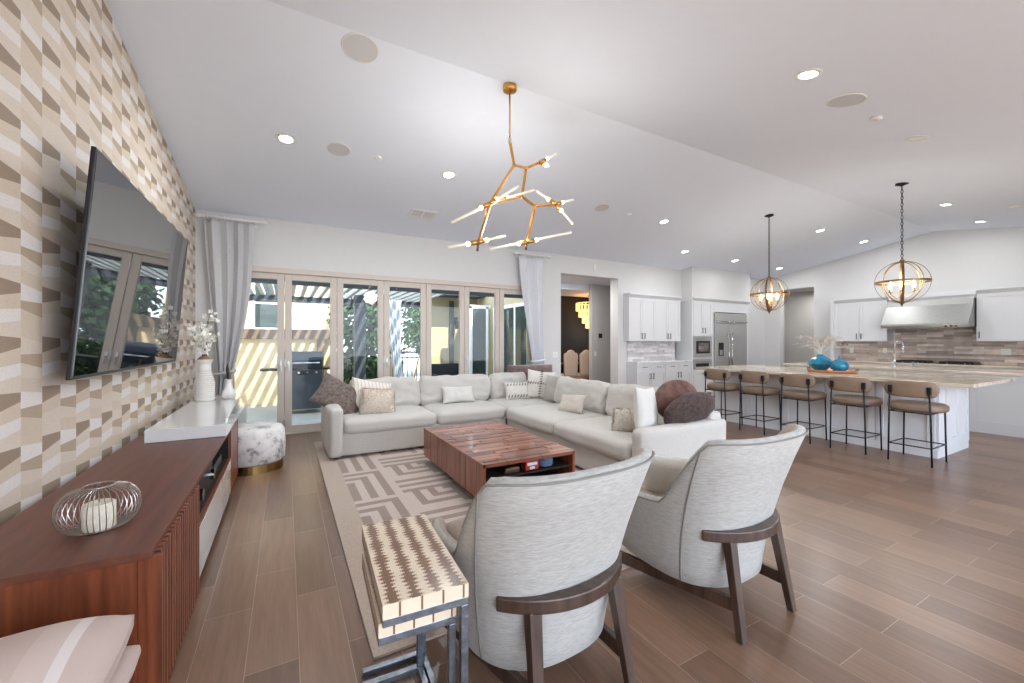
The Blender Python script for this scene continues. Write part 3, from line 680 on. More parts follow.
for lb, y0, y1 in (('left', 3.30, 3.82), ('right', 2.62, 3.14)):
    t = thing('cooktop_grate', lb+' black burner grate standing on the range wall counter', 'cooktop', (11.9, (y0+y1)/2, 0.916), 0, 'burner grates')
    bm = BM(); box(bm, 11.64, 12.1, y0, y1, 0.917, 0.93); obj('burner_pan', bm, 'blackplastic', t, world=True)
    bm = BM()
    for k in range(5): box(bm, 11.66+k*0.10, 11.675+k*0.10, y0+0.02, y1-0.02, 0.945, 0.965)
    for k in range(2): box(bm, 11.66, 12.075, y0+0.02+k*(y1-y0-0.06), y0+0.04+k*(y1-y0-0.06), 0.93, 0.965)
    obj('grate', bm, 'blackplastic', t, world=True)
    for k in range(2):
        bm = BM(); cyl(bm, (11.66, y0+0.12+k*0.25, 0.93), (11.61, y0+0.12+k*0.25, 0.93), 0.02, 12); obj('knob', bm, 'chrome', t, world=True)
def outlet(name, lb, x, y, z, face, w=0.075, group='outlets on the stone backsplash', dark=False):
    t = thing(name, lb, 'outlet' if name == 'outlet' else 'switch', (x, y, z), 0, group)
    bm = BM()
    if face == 'x': box(bm, x-0.008, x, y-w/2, y+w/2, z-0.058, z+0.058)
    else: box(bm, x-w/2, x+w/2, y-0.008, y, z-0.058, z+0.058)
    obj('plate', bm, 'blackplastic' if dark else 'outlet', t, world=True, bevel=0.003)
    n = max(1, int(round(w/0.05))-0)
    for k in range(n):
        o_ = (k-(n-1)/2)*0.046; bm = BM()
        if face == 'x': box(bm, x-0.012, x-0.006, y+o_-0.014, y+o_+0.014, z-0.033, z+0.033)
        else: box(bm, x+o_-0.014, x+o_+0.014, y-0.012, y-0.006, z-0.033, z+0.033)
        obj('rocker' if name != 'outlet' else 'socket_face', bm, 'blackplastic' if dark else 'trimwhite', t, world=True)
outlet('outlet', 'white outlet plate on the stone backsplash under the left cabinet, farther from the hood', XR-0.013, 4.80, 1.15, 'x')
outlet('outlet', 'white outlet plate on the stone backsplash at the hood edge', XR-0.013, 4.16, 1.16, 'x')
outlet('outlet', 'double white outlet plate on the stone backsplash right of the hood', XR-0.013, 2.33, 1.17, 'x', 0.13)
outlet('light_switch', 'white double switch plate on the wall between curtain and opening, the left one', 4.50, YB, 1.10, 'y', 0.12, 'switch plates by the opening')
outlet('light_switch', 'white switch plate on the wall close to the opening edge', 4.80, YB, 1.10, 'y', 0.12, 'switch plates by the opening')
outlet('thermostat', 'small black thermostat on the grey passage wall', 7.22, 8.3, 1.52, 'y', 0.12, None, True)
outlet('light_switch', 'white switch plate on the grey passage wall', 7.05, 8.3, 1.05, 'y', 0.075, None)
bm = BM(); box(bm, 5.80, 5.86, YB-0.03, YB, 2.90, 3.03); single('door_chime', bm, 'outlet', 'small white sensor box on the wall above the wide opening', 'sensor', bevel=0.006)

# islands
def island(label, x0, x1, y0, y1, cx0, cx1, cy0, cy1, mat, end_grooves):
    t = thing('kitchen_island', label, 'kitchen island', ((x0+x1)/2, (y0+y1)/2, 0))
    bm = BM(); box(bm, x0, x1, y0, y1, 0.0, 0.874); obj('body', bm, mat, t, world=True)
    bm = BM(); box(bm, x0-0.012, x1+0.012, y0-0.012, y1+0.012, 0, 0.10); obj('plinth', bm, mat, t, world=True, bevel=0.003)
    n = 5; L = (y1-y0)/n
    for k in range(n):
        bm = BM(); a, b = y0+k*L+0.01, y0+(k+1)*L-0.01; s = 0.07
        box(bm, x0-0.02, x0, a, a+s, 0.1, 0.874); box(bm, x0-0.02, x0, b-s, b, 0.1, 0.874); box(bm, x0-0.02, x0, a+s, b-s, 0.1, 0.18); box(bm, x0-0.02, x0, a+s, b-s, 0.79, 0.874)
        obj('side_panel', bm, mat, t, world=True, bevel=0.002)
    m_ = 3 if end_grooves else 1; L = (x1-x0)/m_
    for k in range(m_):
        bm = BM(); a, b = x0+k*L, x0+(k+1)*L; s = 0.08
        box(bm, a, a+s, y0-0.02, y0, 0.1, 0.874); box(bm, b-s, b, y0-0.02, y0, 0.1, 0.874); box(bm, a+s, b-s, y0-0.02, y0, 0.1, 0.2); box(bm, a+s, b-s, y0-0.02, y0, 0.79, 0.874)
        obj('end_panel', bm, mat, t, world=True, bevel=0.002)
    bm = BM(); box(bm, cx0, cx1, cy0, cy1, 0.876, 0.915); single('island_countertop', bm, 'quartzite', 'veined stone countertop on the '+label, 'countertop', bevel=0.005)
island('white panelled island with the bar stools', 6.66, 7.70, 1.80, 4.62, 6.38, 7.92, 1.44, 4.82, 'cab', True)
island('grey panelled sink island in front of the range wall', 9.17, 10.25, 0.4, 4.7, 9.13, 10.30, 0.3, 4.78, 'cab_grey', False)

# bar stools
def make_stool():
    t = thing('bar_stool', 'x', 'bar stool', (0, 0, 0), 0, 'bar stools along the island')
    bm = cushion(0.44, 0.49, 0.085, 0.035, 0.008, 0.0, 1, 14)
    for v in bm.verts:
        r = math.hypot(v.co.x/0.2, v.co.y/0.235)
        if r > 1e-6:
            m_ = max(abs(v.co.x/0.2), abs(v.co.y/0.235)); f = m_/r; f = 0.35+0.65*f
            v.co.x *= f; v.co.y *= f
    place(bm, (0.03, 0, 0.625)); obj('seat', bm, 'leather', t, smooth=True)
    bm = BM(); lathe(bm, [(0, 0), (0.17, 0), (0.18, 0.015), (0, 0.015)], 24, (0.03, 0, 0.575), cap=False); obj('seat_base', bm, 'black', t)
    # curved backrest
    bm = BM(); n = 20
    def sh(u, v):
        a = (u-0.5)*1.15; ang = v*2*PI; r_ = 0.40
        ez = max(0.0, 1-abs(2*u-1)**7)**0.5
        hz = 0.092*(0.35+0.65*ez) if 0 < u < 1 else 0.092*0.35
        th = 0.024
        cx_ = 0.19-r_*math.cos(a); cy_ = r_*math.sin(a)*1.02
        ca = math.copysign(abs(math.cos(ang))**0.6, math.cos(ang)); sa = math.copysign(abs(math.sin(ang))**0.6, math.sin(ang))
        return Vector((cx_ + ca*th*math.cos(a), cy_ - ca*th*math.sin(a)*1.0, 0.835+sa*hz))
    g = [[bm.verts.new(sh(i/n, j/16)) for j in range(16)] for i in range(n+1)]
    for i in range(n):
        for j in range(16): bm.faces.new((g[i][j], g[i+1][j], g[i+1][(j+1) % 16], g[i][(j+1) % 16]))
    bm.faces.new(g[0]); bm.faces.new(g[-1])
    obj('backrest', bm, 'leather', t, smooth=True)
    for s in (-1, 1):
        y = s*0.165
        bm = BM(); tube(bm, [(-0.20, s*0.185, 0), (-0.205, s*0.175, 0.55), (-0.215, y, 0.85)], 0.009, 8); obj('rear_leg', bm, 'black', t, smooth=True)
        bm = BM(); tube(bm, [(0.23, s*0.185, 0), (0.22, s*0.175, 0.58)], 0.009, 8); obj('front_leg', bm, 'black', t, smooth=True)
        bm = BM(); box(bm, -0.225, -0.195, y-0.018, y+0.018, 0.79, 0.87); obj('bracket', bm, 'black', t, bevel=0.004)
    zf = 0.20
    for a, b in (((-0.2, -0.18), (-0.2, 0.18)), ((0.226, -0.18), (0.226, 0.18)), ((-0.2, -0.18), (0.226, -0.18)), ((-0.2, 0.18), (0.226, 0.18))):
        bm = BM(); cyl(bm, (a[0], a[1], zf), (b[0], b[1], zf), 0.007, 8); obj('foot_rail', bm, 'black', t)
    bm = BM(); cyl(bm, (-0.205, -0.175, 0.575), (-0.205, 0.175, 0.575), 0.008, 8); cyl(bm, (-0.205, -0.175, 0.575), (0.22, -0.175, 0.575), 0.008, 8); cyl(bm, (-0.205, 0.175, 0.575), (0.22, 0.175, 0.575), 0.008, 8)
    obj('seat_frame', bm, 'black', t)
    return t
proto = make_stool(); order = ['nearest the camera at the right end of the island', 'second from the right end of the island', 'in the middle of the row of five', 'second from the left', 'farthest at the left end of the island']
for i, y in enumerate((1.88, 2.46, 3.06, 3.66, 4.26)):
    o = proto if i == 0 else copy_tree(proto)
    o.location = (6.335, y, 0); o['label'] = 'taupe leather bar stool, '+order[i]

# things on the islands
t = thing('serving_tray', 'long round-ended wooden tray under the blue vases on the island', 'tray', (7.12, 3.05, 0.917))
bm = BM(); lathe(bm, [(0, 0), (0.26, 0.0), (0.285, 0.035), (0.275, 0.035), (0.25, 0.010), (0, 0.010)], 40, cap=False)
bm.transform(Matrix.Diagonal((1.0, 1.12, 1, 1))); obj('dish', bm, 'tray', t, smooth=True)
for s in (-1, 1):
    bm = BM(); tube(bm, [(-0.04+0.0, s*0.30, 0.034), (-0.03, s*0.32, 0.055), (0.03, s*0.32, 0.055), (0.04, s*0.30, 0.034)], 0.006, 6); obj('handle', bm, 'black', t, smooth=True)
def gem(bm, r, h, z0, k=10):
    rings = []
    for (rr, zz, ph) in ((0.42, 0, 0), (1.0, 0.42, 0.5), (0.78, 0.72, 0), (0.34, 0.93, 0.5), (0.22, 0.94, 0), (0.24, 1.0, 0.5)):
        rings.append([bm.verts.new((r*rr*math.cos(2*PI*(i+ph)/k), r*rr*math.sin(2*PI*(i+ph)/k), z0+h*zz)) for i in range(k)])
    for q, (A, B) in enumerate(zip(rings, rings[1:])):
        for i in range(k):
            j = (i+1) % k
            if q % 2 == 0: bm.faces.new((A[i], A[j], B[i])); bm.faces.new((A[j], B[j], B[i]))
            else: bm.faces.new((A[i], A[j], B[j])); bm.faces.new((A[i], B[j], B[i]))
    bm.faces.new(rings[0]); bm.faces.new(rings[-1])
bx_, by_ = 7.12, 3.20
t = thing('faceted_vase', 'large turquoise faceted vase holding pale dried grass on the tray', 'vase', (bx_, by_, 0.928))
bm = BM(); gem(bm, 0.165, 0.245, 0); obj('body', bm, 'blue', t)
rr = random.Random(5)
stems = BM(); plume = BM()
for k in range(34):
    a = rr.uniform(0, 2*PI); L = rr.uniform(0.22, 0.52); up = rr.uniform(0.10, 0.30); pts = []
    for j in range(7):
        q = j/6; pts.append((0.02*math.cos(a)+L*q*q*math.cos(a), 0.02*math.sin(a)+L*q*q*math.sin(a), 0.24+up*math.sin(q*PI*0.62)))
    tube(stems, pts, 0.0015, 4)
    for q in range(26):
        f = rr.uniform(0.4, 1.0)*5.99; i = int(f); p = Vector(pts[i]).lerp(Vector(pts[min(6, i+1)]), f-i)
        dv = Vector((rr.gauss(0, 1), rr.gauss(0, 1), rr.gauss(0, 1))).normalized()*rr.uniform(0.03, 0.055)
        s = dv.cross(Vector((0, 0, 1)))*0 + dv.cross(Vector((0.3, 0.2, 1))).normalized()*0.006
        try: plume.faces.new([plume.verts.new(c) for c in (p-s, p+s, p+dv)])
        except ValueError: pass
obj('stems', stems, 'oatmeal', t); o = obj('dried_plumes', plume, 'fur_cream', t, label='pale dried grass plumes'); 
o['kind'] = 'stuff'
t = thing('round_vase', 'small round turquoise ribbed vase beside the faceted one on the tray', 'vase', (7.04, 2.92, 0.928))
bm = BM(); lathe(bm, [(0, 0), (0.05, 0), (0.098, 0.045), (0.11, 0.09), (0.095, 0.14), (0.05, 0.175), (0.016, 0.19), (0.012, 0.215), (0.006, 0.235), (0, 0.235)], 32, cap=False)
for v in bm.verts:
    a = math.atan2(v.co.y, v.co.x); rr_ = math.hypot(v.co.x, v.co.y)
    f = 1+0.04*math.cos(a*12); v.co.x *= f; v.co.y *= f
obj('body', bm, 'blue', t, smooth=True)
t = thing('faucet', 'tall chrome gooseneck kitchen faucet on the sink island', 'faucet', (9.42, 3.08, 0.915))
bm = BM(); lathe(bm, [(0, 0.001), (0.03, 0.001), (0.028, 0.012), (0.018, 0.03), (0.016, 0.1), (0, 0.1)], 16, cap=False); obj('base', bm, 'chrome', t, smooth=True)
bm = BM(); tube(bm, [(0, 0, 0.08), (0, 0, 0.40)]+[(0.0, -0.055+0.055*math.cos(q), 0.40+0.055*math.sin(q)) for q in [PI*j/12 for j in range(1, 13)]]+[(0, -0.11, 0.37)], 0.014, 10); obj('gooseneck', bm, 'chrome', t, smooth=True)
bm = BM(); cyl(bm, (0, -0.11, 0.38), (0, -0.11, 0.26), 0.018); obj('spray_head', bm, 'chrome', t, smooth=True)
bm = BM(); tube(bm, [(0.0, 0.01, 0.08), (-0.01, 0.05, 0.1), (-0.01, 0.09, 0.15)], 0.006, 8); obj('lever', bm, 'chrome', t, smooth=True)
t = thing('soap_dispenser', 'short chrome soap dispenser right of the gooseneck faucet', 'dispenser', (9.5, 2.86, 0.915))
bm = BM(); lathe(bm, [(0, 0.001), (0.02, 0.001), (0.016, 0.02), (0.009, 0.03), (0.009, 0.09), (0, 0.09)], 14, cap=False); obj('body', bm, 'chrome', t, smooth=True)
bm = BM(); tube(bm, [(0, 0, 0.09), (0, 0, 0.105), (-0.05, 0, 0.10)], 0.006, 8); obj('spout', bm, 'chrome', t, smooth=True)

# ================================================================ dining room beyond the opening
def make_dchair():
    t = thing('dining_chair', 'x', 'dining chair', (0, 0, 0), 0, 'dining chairs in the far room')
    poly = [(-0.20, 0.0), (0.20, 0.0), (0.22, 0.52), (0.20, 0.585), (0.13, 0.60), (0.08, 0.65), (0, 0.675), (-0.08, 0.65), (-0.13, 0.60), (-0.20, 0.585), (-0.22, 0.52)]
    bm = BM(); prism(bm, [(a, b+0.48) for a, b in poly], -0.30, -0.23, 1); obj('backrest', bm, 'dchair', t, bevel=0.02)
    bm = cushion(0.5, 0.5, 0.1, 0.04, 0.01); place(bm, (0, 0, 0.46)); obj('seat', bm, 'dchair', t, smooth=True)
    for x in (-0.21, 0.21):
        for y in (-0.25, 0.21):
            bm = BM(); tube(bm, [(x, y*1.05, 0), (x, y, 0.42)], [0.016, 0.024], 8); obj('leg', bm, 'orangewood', t)
    bm = BM(); box(bm, -0.23, 0.23, -0.25, -0.22, 0.36, 0.42); box(bm, -0.23, 0.23, 0.19, 0.22, 0.36, 0.42); box(bm, -0.23, -0.2, -0.25, 0.2, 0.36, 0.42); box(bm, 0.2, 0.23, -0.25, 0.2, 0.36, 0.42); obj('apron', bm, 'orangewood', t)
    return t
dp = make_dchair()
for i, (x, y, rz, lb) in enumerate(((6.42, 8.78, 0.0, 'leftmost of three'), (6.93, 8.78, 0.0, 'middle of three'), (7.44, 8.78, 0.0, 'rightmost, cut off by the grey wall'))):
    o = dp if i == 0 else copy_tree(dp); o.location = (x, y, 0); o.rotation_euler = (0, 0, rz); o['label'] = 'cream upholstered dining chair in the dark far room, '+lb
bm = BM(); 
t = thing('dining_table', 'dark dining table in front of the charcoal wall beyond the opening', 'table', (6.9, 9.45, 0))
bm = BM(); box(bm, 5.8, 8.2, 9.35, 9.86, 0.71, 0.75); obj('tabletop', bm, 'dark_wood', t, world=True, bevel=0.005)
for x in (5.9, 8.1):
    for y in (9.42, 9.78):
        bm = BM(); box(bm, x-0.04, x+0.04, y-0.04, y+0.04, 0, 0.71); obj('leg', bm, 'dark_wood', t, world=True)
t = thing('drum_chandelier', 'gold tiered chandelier glowing against the charcoal wall of the far room', 'chandelier', (7.78, 9.35, 2.72))
bm = BM(); cyl(bm, (7.78, 9.35, 2.71), (7.78, 9.35, 2.58), 0.01); lathe(bm, [(0, 0.01), (0.09, 0.01), (0.09, -0.03), (0, -0.03)], 16, (7.78, 9.35, 2.71), cap=False); obj('rod', bm, 'gold', t, world=True)
M['gold_glow'] = emit('glowing_gold_glass', (255, 205, 130), 0.75)
for k, (r, z0, z1) in enumerate(((0.42, 2.26, 2.48), (0.34, 2.08, 2.28), (0.24, 1.90, 2.10), (0.14, 1.76, 1.92))):
    bm = BM()
    for q in range(24):
        a = 2*PI*q/24; x, y = 7.78+r*math.cos(a), 9.35+r*math.sin(a); cyl(bm, (x, y, z0), (x, y, z1), 0.02, 6)
    tube(bm, [(7.78+r*math.cos(2*PI*q/24), 9.35+r*math.sin(2*PI*q/24), z1) for q in range(24)], 0.012, 6, closed=True)
    obj('glass_tier', bm, 'gold_glow', t, world=True)
lamp('chandelier_lamp', (7.78, 9.35, 1.7), 7, t, 0.2)

# ================================================================ living area
# television
t = thing('television', 'huge black flat screen television tilted down on the patterned wall', 'television', (-0.97, 4.05, 1.15))
yaw = 0.0
tz0, tz1, ty0, ty1 = 1.17, 2.39, 2.93, 5.22
R_t = Matrix.Translation((-0.965, (ty0+ty1)/2, tz0)) @ Matrix.Rotation(math.radians(4.5), 4, 'Y')
H_ = (tz1-tz0)/math.cos(math.radians(4.5)); hw = (ty1-ty0)/2
bm = BM(); box(bm, -0.022, 0.0, -hw, hw, 0, H_); bm.transform(R_t); obj('bezel', bm, 'blackplastic', t, world=True, bevel=0.004)
bm = BM(); box(bm, -0.001, 0.003, -hw+0.012, hw-0.012, 0.02, H_-0.012); bm.transform(R_t); obj('screen', bm, 'screen', t, world=True)
bm = BM(); box(bm, -0.075, -0.02, -0.45, 0.45, 0.1, H_-0.35); bm.transform(R_t); obj('back_housing', bm, 'blackplastic', t, world=True, bevel=0.01)
bm = BM(); box(bm, XL+0.001, XL+0.02, 3.75, 4.35, 1.6, 2.0); obj('wall_bracket', bm, 'black', t, world=True)

# media console
CX0, CX1 = -1.02, -0.42
t = thing('media_console', 'long walnut media console with slatted door along the patterned wall', 'console', (-0.72, 3.4, 0))
Y0, Y1 = 1.91, 4.92
bm = BM(); box(bm, CX0, CX1-0.002, Y0, Y1, 0.592, 0.62); obj('top', bm, 'walnut_top', t, world=True, bevel=0.002)
bm = BM(); box(bm, CX0, CX1-0.041, Y0+0.001, Y0+0.03, 0.03, 0.592); obj('side_panel', bm, 'walnut', t, world=True)
bm = BM(); box(bm, CX0, CX1, Y1-0.03, Y1, 0.03, 0.592); obj('side_panel', bm, 'walnut', t, world=True)
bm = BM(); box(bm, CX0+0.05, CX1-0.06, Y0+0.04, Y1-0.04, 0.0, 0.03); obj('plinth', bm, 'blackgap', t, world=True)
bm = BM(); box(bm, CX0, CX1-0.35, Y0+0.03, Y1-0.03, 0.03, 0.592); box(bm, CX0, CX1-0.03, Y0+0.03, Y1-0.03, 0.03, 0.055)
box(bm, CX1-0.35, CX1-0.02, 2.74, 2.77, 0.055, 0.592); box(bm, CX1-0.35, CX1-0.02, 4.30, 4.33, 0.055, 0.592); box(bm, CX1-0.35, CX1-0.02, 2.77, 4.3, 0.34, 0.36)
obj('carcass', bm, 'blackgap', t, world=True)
# slatted door in front
bm = BM(); box(bm, CX1-0.04, CX1-0.015, Y0+0.002, 2.76, 0.03, 0.592); 
obj('door_core', bm, 'walnut', t, world=True)
bm = BM(); n = 19
for k in range(n):
    a = Y0+0.002+k*(2.75-Y0)/n; box(bm, CX1-0.0155, CX1+(0.014 if k else 0.026), a, a+0.026, 0.03, 0.60)
obj('slatted_door', bm, 'walnut', t, world=True, bevel=0.002)
bm = BM(); box(bm, CX1-0.03, CX1, 2.78, 4.29, 0.055, 0.335); obj('drop_front', bm, 'gloss_white', t, world=True, bevel=0.002, label='pale lacquered lower drop front')
bm = BM(); box(bm, CX1-0.03, CX1-0.002, 4.34, Y1-0.03, 0.055, 0.592); obj('door', bm, 'walnut', t, world=True, bevel=0.002)
bm = BM(); box(bm, CX1-0.025, CX1, 2.77, 4.3, 0.34, 0.36); obj('shelf_edge', bm, 'walnut', t, world=True)
t = thing('av_receiver', 'black and silver audio receiver with dials in the open bay of the console', 'receiver', (-0.6, 3.3, 0.36))
bm = BM(); box(bm, -0.75, -0.47, 2.95, 3.62, 0.362, 0.53); obj('case', bm, 'blackplastic', t, world=True, bevel=0.004)
bm = BM(); box(bm, -0.47, -0.46, 2.96, 3.61, 0.37, 0.52); obj('face_plate', bm, 'black', t, world=True)
for y in (3.06, 3.5):
    bm = BM(); cyl(bm, (-0.465, y, 0.45), (-0.435, y, 0.45), 0.035, 18); obj('dial', bm, 'chrome', t, world=True, smooth=False)
t = thing('game_console', 'slim black media box with a disc slot in the console bay', 'media box', (-0.6, 3.95, 0.36))
bm = BM(); box(bm, -0.75, -0.47, 3.75, 4.15, 0.362, 0.44); obj('case', bm, 'blackplastic', t, world=True, bevel=0.004)
bm = BM(); box(bm, -0.471, -0.465, 3.80, 4.0, 0.41, 0.416); obj('disc_slot', bm, 'chrome', t, world=True)
# white lacquer bridge sliding over the far end
t = thing('bridge_unit', 'glossy white lacquer bridge unit resting over the far end of the walnut console', 'sideboard', (-0.66, 5.0, 0))
bm = BM(); box(bm, -0.91, -0.43, 3.93, 6.12, 0.622, 0.715); obj('top', bm, 'gloss_white', t, world=True, bevel=0.003)
bm = BM(); prism(bm, [(4.02, 0.715), (6.12, 0.715), (6.12, 0.79), (4.6, 0.79), (4.05, 0.745)], -0.43, -0.412, 0); box(bm, -0.43, -0.412, 3.93, 6.12, 0.622, 0.716); obj('raised_lip', bm, 'gloss_white', t, world=True)
bm = BM(); box(bm, -0.91, -0.43, 6.04, 6.12, 0.0, 0.622); obj('leg_panel', bm, 'gloss_white', t, world=True, bevel=0.002)
# wire lantern and candle
lx, ly = -0.655, 2.235
t = thing('wire_lantern', 'round silver wire basket lantern on the near end of the walnut console', 'lantern', (lx, ly, 0.62))
def ballr(z, R0=0.125, Hh=0.17):
    q = (z-Hh*0.5)/(Hh*0.5); return R0*max(0, 1-abs(q)**2.3)**0.5*0.62+R0*0.38
bm = BM()
for k in range(40):
    a = 2*PI*k/40; tw = 0.06*math.sin(k*7)
    tube(bm, [(lx+ballr(0.17*j/12)*math.cos(a+tw*j/12), ly+ballr(0.17*j/12)*math.sin(a+tw*j/12), 0.622+0.17*j/12) for j in range(13)], 0.0016, 4)
obj('wire_ribs', bm, 'wire', t, world=True)
for z in (0.0, 0.17):
    bm = BM(); r = ballr(z); tube(bm, [(lx+r*math.cos(2*PI*j/32), ly+r*math.sin(2*PI*j/32), 0.624+z) for j in range(32)], 0.003, 6, closed=True); obj('hoop', bm, 'wire', t, world=True, smooth=True)
t = thing('pillar_candle', 'cream pillar candle inside the round wire lantern', 'candle', (lx, ly, 0.624))
bm = BM(); lathe(bm, [(0, 0), (0.048, 0), (0.05, 0.004), (0.05, 0.098), (0.044, 0.103), (0.035, 0.097), (0, 0.095)], 28, cap=False); obj('wax_body', bm, 'wax', t, smooth=True)
bm = BM(); cyl(bm, (0, 0, 0.1), (0.002, 0, 0.12), 0.0015, 6); obj('wick', bm, 'blackyarn', t)

# vases on the white bridge
vx, vy = -0.79, 5.62
t = thing('ribbed_vase', 'tall white ribbed ceramic vase with white blossoms on the glossy bridge unit', 'vase', (vx, vy, 0.717))
prof = [(0, 0), (0.088, 0)]
for k in range(15):
    z = 0.012+k*0.022; r = 0.096 if z < 0.2 else 0.096-(z-0.2)*0.30
    prof += [(r-0.009, z-0.002), (r, z+0.004), (r, z+0.014)]
prof += [(0.062, 0.345), (0.06, 0.40), (0.085, 0.455), (0.078, 0.455), (0.052, 0.40), (0, 0.39)]
bm = BM(); lathe(bm, prof, 48, cap=False); obj('body', bm, 'ceramic', t)
bm = BM(); bmesh.ops.create_uvsphere(bm, u_segments=18, v_segments=12, radius=0.066, matrix=Matrix.Translation((0, 0, 0.445)) @ Matrix.Diagonal((1, 1, 0.75, 1))); obj('dried_moss', bm, 'cork', t, smooth=True)
rr = random.Random(11)
branches = [(-0.13, -0.10, 0.34), (0.0, -0.16, 0.36), (0.07, 0.02, 0.52), (0.10, -0.08, 0.30), (-0.06, 0.02, 0.42), (0.03, -0.22, 0.24)]
for bi, (dx, dy, up) in enumerate(branches):
    bm = BM(); pts = [Vector((dx*q*q+0.02*math.sin(bi+q*3), dy*q*q, 0.45+up*q)) for q in [j/8 for j in range(9)]]
    tube(bm, pts, [0.005-0.0004*j for j in range(9)], 5); br = obj('branch', bm, 'twig', t)
    pb = BM()
    for k in range(34):
        f = rr.uniform(0.3, 1.0)*7.99; i = int(f); c = pts[i].lerp(pts[i+1], f-i)+Vector((rr.gauss(0, .03), rr.gauss(0, .03), rr.gauss(0, .022)))
        nrm = Vector((rr.gauss(0, 1), rr.gauss(0, 1), rr.gauss(0, 1))).normalized(); u = nrm.orthogonal().normalized(); w = nrm.cross(u); s = rr.uniform(0.020, 0.032)
        for q in range(5):
            a = 2*PI*q/5; d1 = u*math.cos(a)+w*math.sin(a); d2 = u*math.cos(a+0.55)+w*math.sin(a+0.55); d3 = u*math.cos(a-0.55)+w*math.sin(a-0.55)
            pb.faces.new([pb.verts.new(x) for x in (c, c+d3*s*0.7+nrm*0.003, c+d1*s+nrm*0.007, c+d2*s*0.7+nrm*0.003)])
    obj('blossoms', pb, 'petal', br)
t = thing('bud_vase', 'small white ceramic bud vase with a dark dried stem beside the ribbed vase', 'vase', (-0.575, 5.68, 0.717))
bm = BM(); lathe(bm, [(0, 0), (0.055, 0), (0.07, 0.03), (0.066, 0.08), (0.04, 0.12), (0.03, 0.2), (0.036, 0.22), (0.028, 0.22), (0.024, 0.2), (0, 0.15)], 24, cap=False); obj('body', bm, 'ceramic', t, smooth=True)
bm = BM(); tube(bm, [(0, 0, 0.12), (-0.005, 0, 0.26), (-0.012, 0.0, 0.33), (-0.01, 0.0, 0.40)], [0.004, 0.012, 0.017, 0.004], 8); obj('dried_stem', bm, 'twig', t, smooth=True)

# ottoman
t = thing('round_ottoman', 'round grey and white hide ottoman with brass base band beside the console end', 'ottoman', (-0.30, 5.235, 0))
bm = BM(); lathe(bm, [(0, 0), (0.275, 0), (0.275, 0.085), (0, 0.085)], 40, cap=False); obj('brass_base', bm, 'brass', t)
bm = BM(); lathe(bm, [(0, 0.085), (0.27, 0.085), (0.292, 0.105), (0.298, 0.25), (0.29, 0.40), (0.265, 0.445), (0.2, 0.465), (0.1, 0.47), (0, 0.47)], 44, cap=False); obj('hide_cushion', bm, 'cow', t, smooth=True)

# pouf bench with striped cushion at the lower left
t = thing('bench', 'low upholstered bench at the lower left corner before the console', 'bench', (-0.72, 1.45, 0))
bm = cushion(0.60, 0.62, 0.16, 0.05, 0.02, 0.003); place(bm, (-0.74, 1.46, 0.36)); obj('seat', bm, 'beige_pillow', t, world=True, smooth=True)
for x in (-0.98, -0.5):
    for y in (1.22, 1.70):
        bm = BM(); tube(bm, [(x, y, 0), (x, y, 0.30)], [0.014, 0.022], 10); obj('leg', bm, 'dark_wood', t, world=True)
def stripe_mat(name, c1, c2, c3, ax, sc):
    m, nt, b = newmat(name); v = coords(nt); s_ = nt.nodes.new('ShaderNodeSeparateXYZ'); nt.links.new(v, s_.inputs[0])
    mu = nt.nodes.new('ShaderNodeMath'); mu.operation = 'MULTIPLY'; mu.inputs[1].default_value = sc; nt.links.new(s_.outputs[ax], mu.inputs[0])
    fr = nt.nodes.new('ShaderNodeMath'); fr.operation = 'FRACT'; nt.links.new(mu.outputs[0], fr.inputs[0])
    cc = ramp(nt, fr.outputs[0], [(0.0, srgb(*c1)), (0.5, srgb(*c2)), (0.85, srgb(*c3))]); cc.node.color_ramp.interpolation = 'CONSTANT'
    nt.links.new(cc, b.inputs['Base Color']); b.inputs['Roughness'].default_value = 0.95
    bump(nt, b, noise_node(nt, v, 160), 0.4, 0.003); return m
M['stripes'] = stripe_mat('striped_wool', (184, 166, 158), (190, 174, 166), (204, 196, 192), 0, 6.0)
bm = cube_sphere(22)
for v in bm.verts:
    a, b_, c = v.co; x = a*0.24*(1-0.05*b_*b_); y = b_*0.19
    z = c*(0.016+0.085*max(0, 1-abs(a)**2.2)**0.5*max(0, 1-abs(b_)**2)**0.6)
    v.co = Vector((x, y, z+0.02*math.sin(a*2.2)*b_))
place(bm, (-0.64, 1.46, 0.515), 0.05, 0.05, -0.05)
o = single('striped_pillow', bm, 'stripes', 'pinkish beige striped wool pillow on the bench at the lower left corner', 'pillow', smooth=True)
bm = cushion(0.46, 0.34, 0.035, 0.016, 0.006, 0.003); place(bm, (-0.615, 1.47, 0.452), 0.0, 0.04, -0.03)
single('folded_blanket', bm, 'stripes', 'folded pale striped blanket beneath the striped pillow', 'blanket', smooth=True)

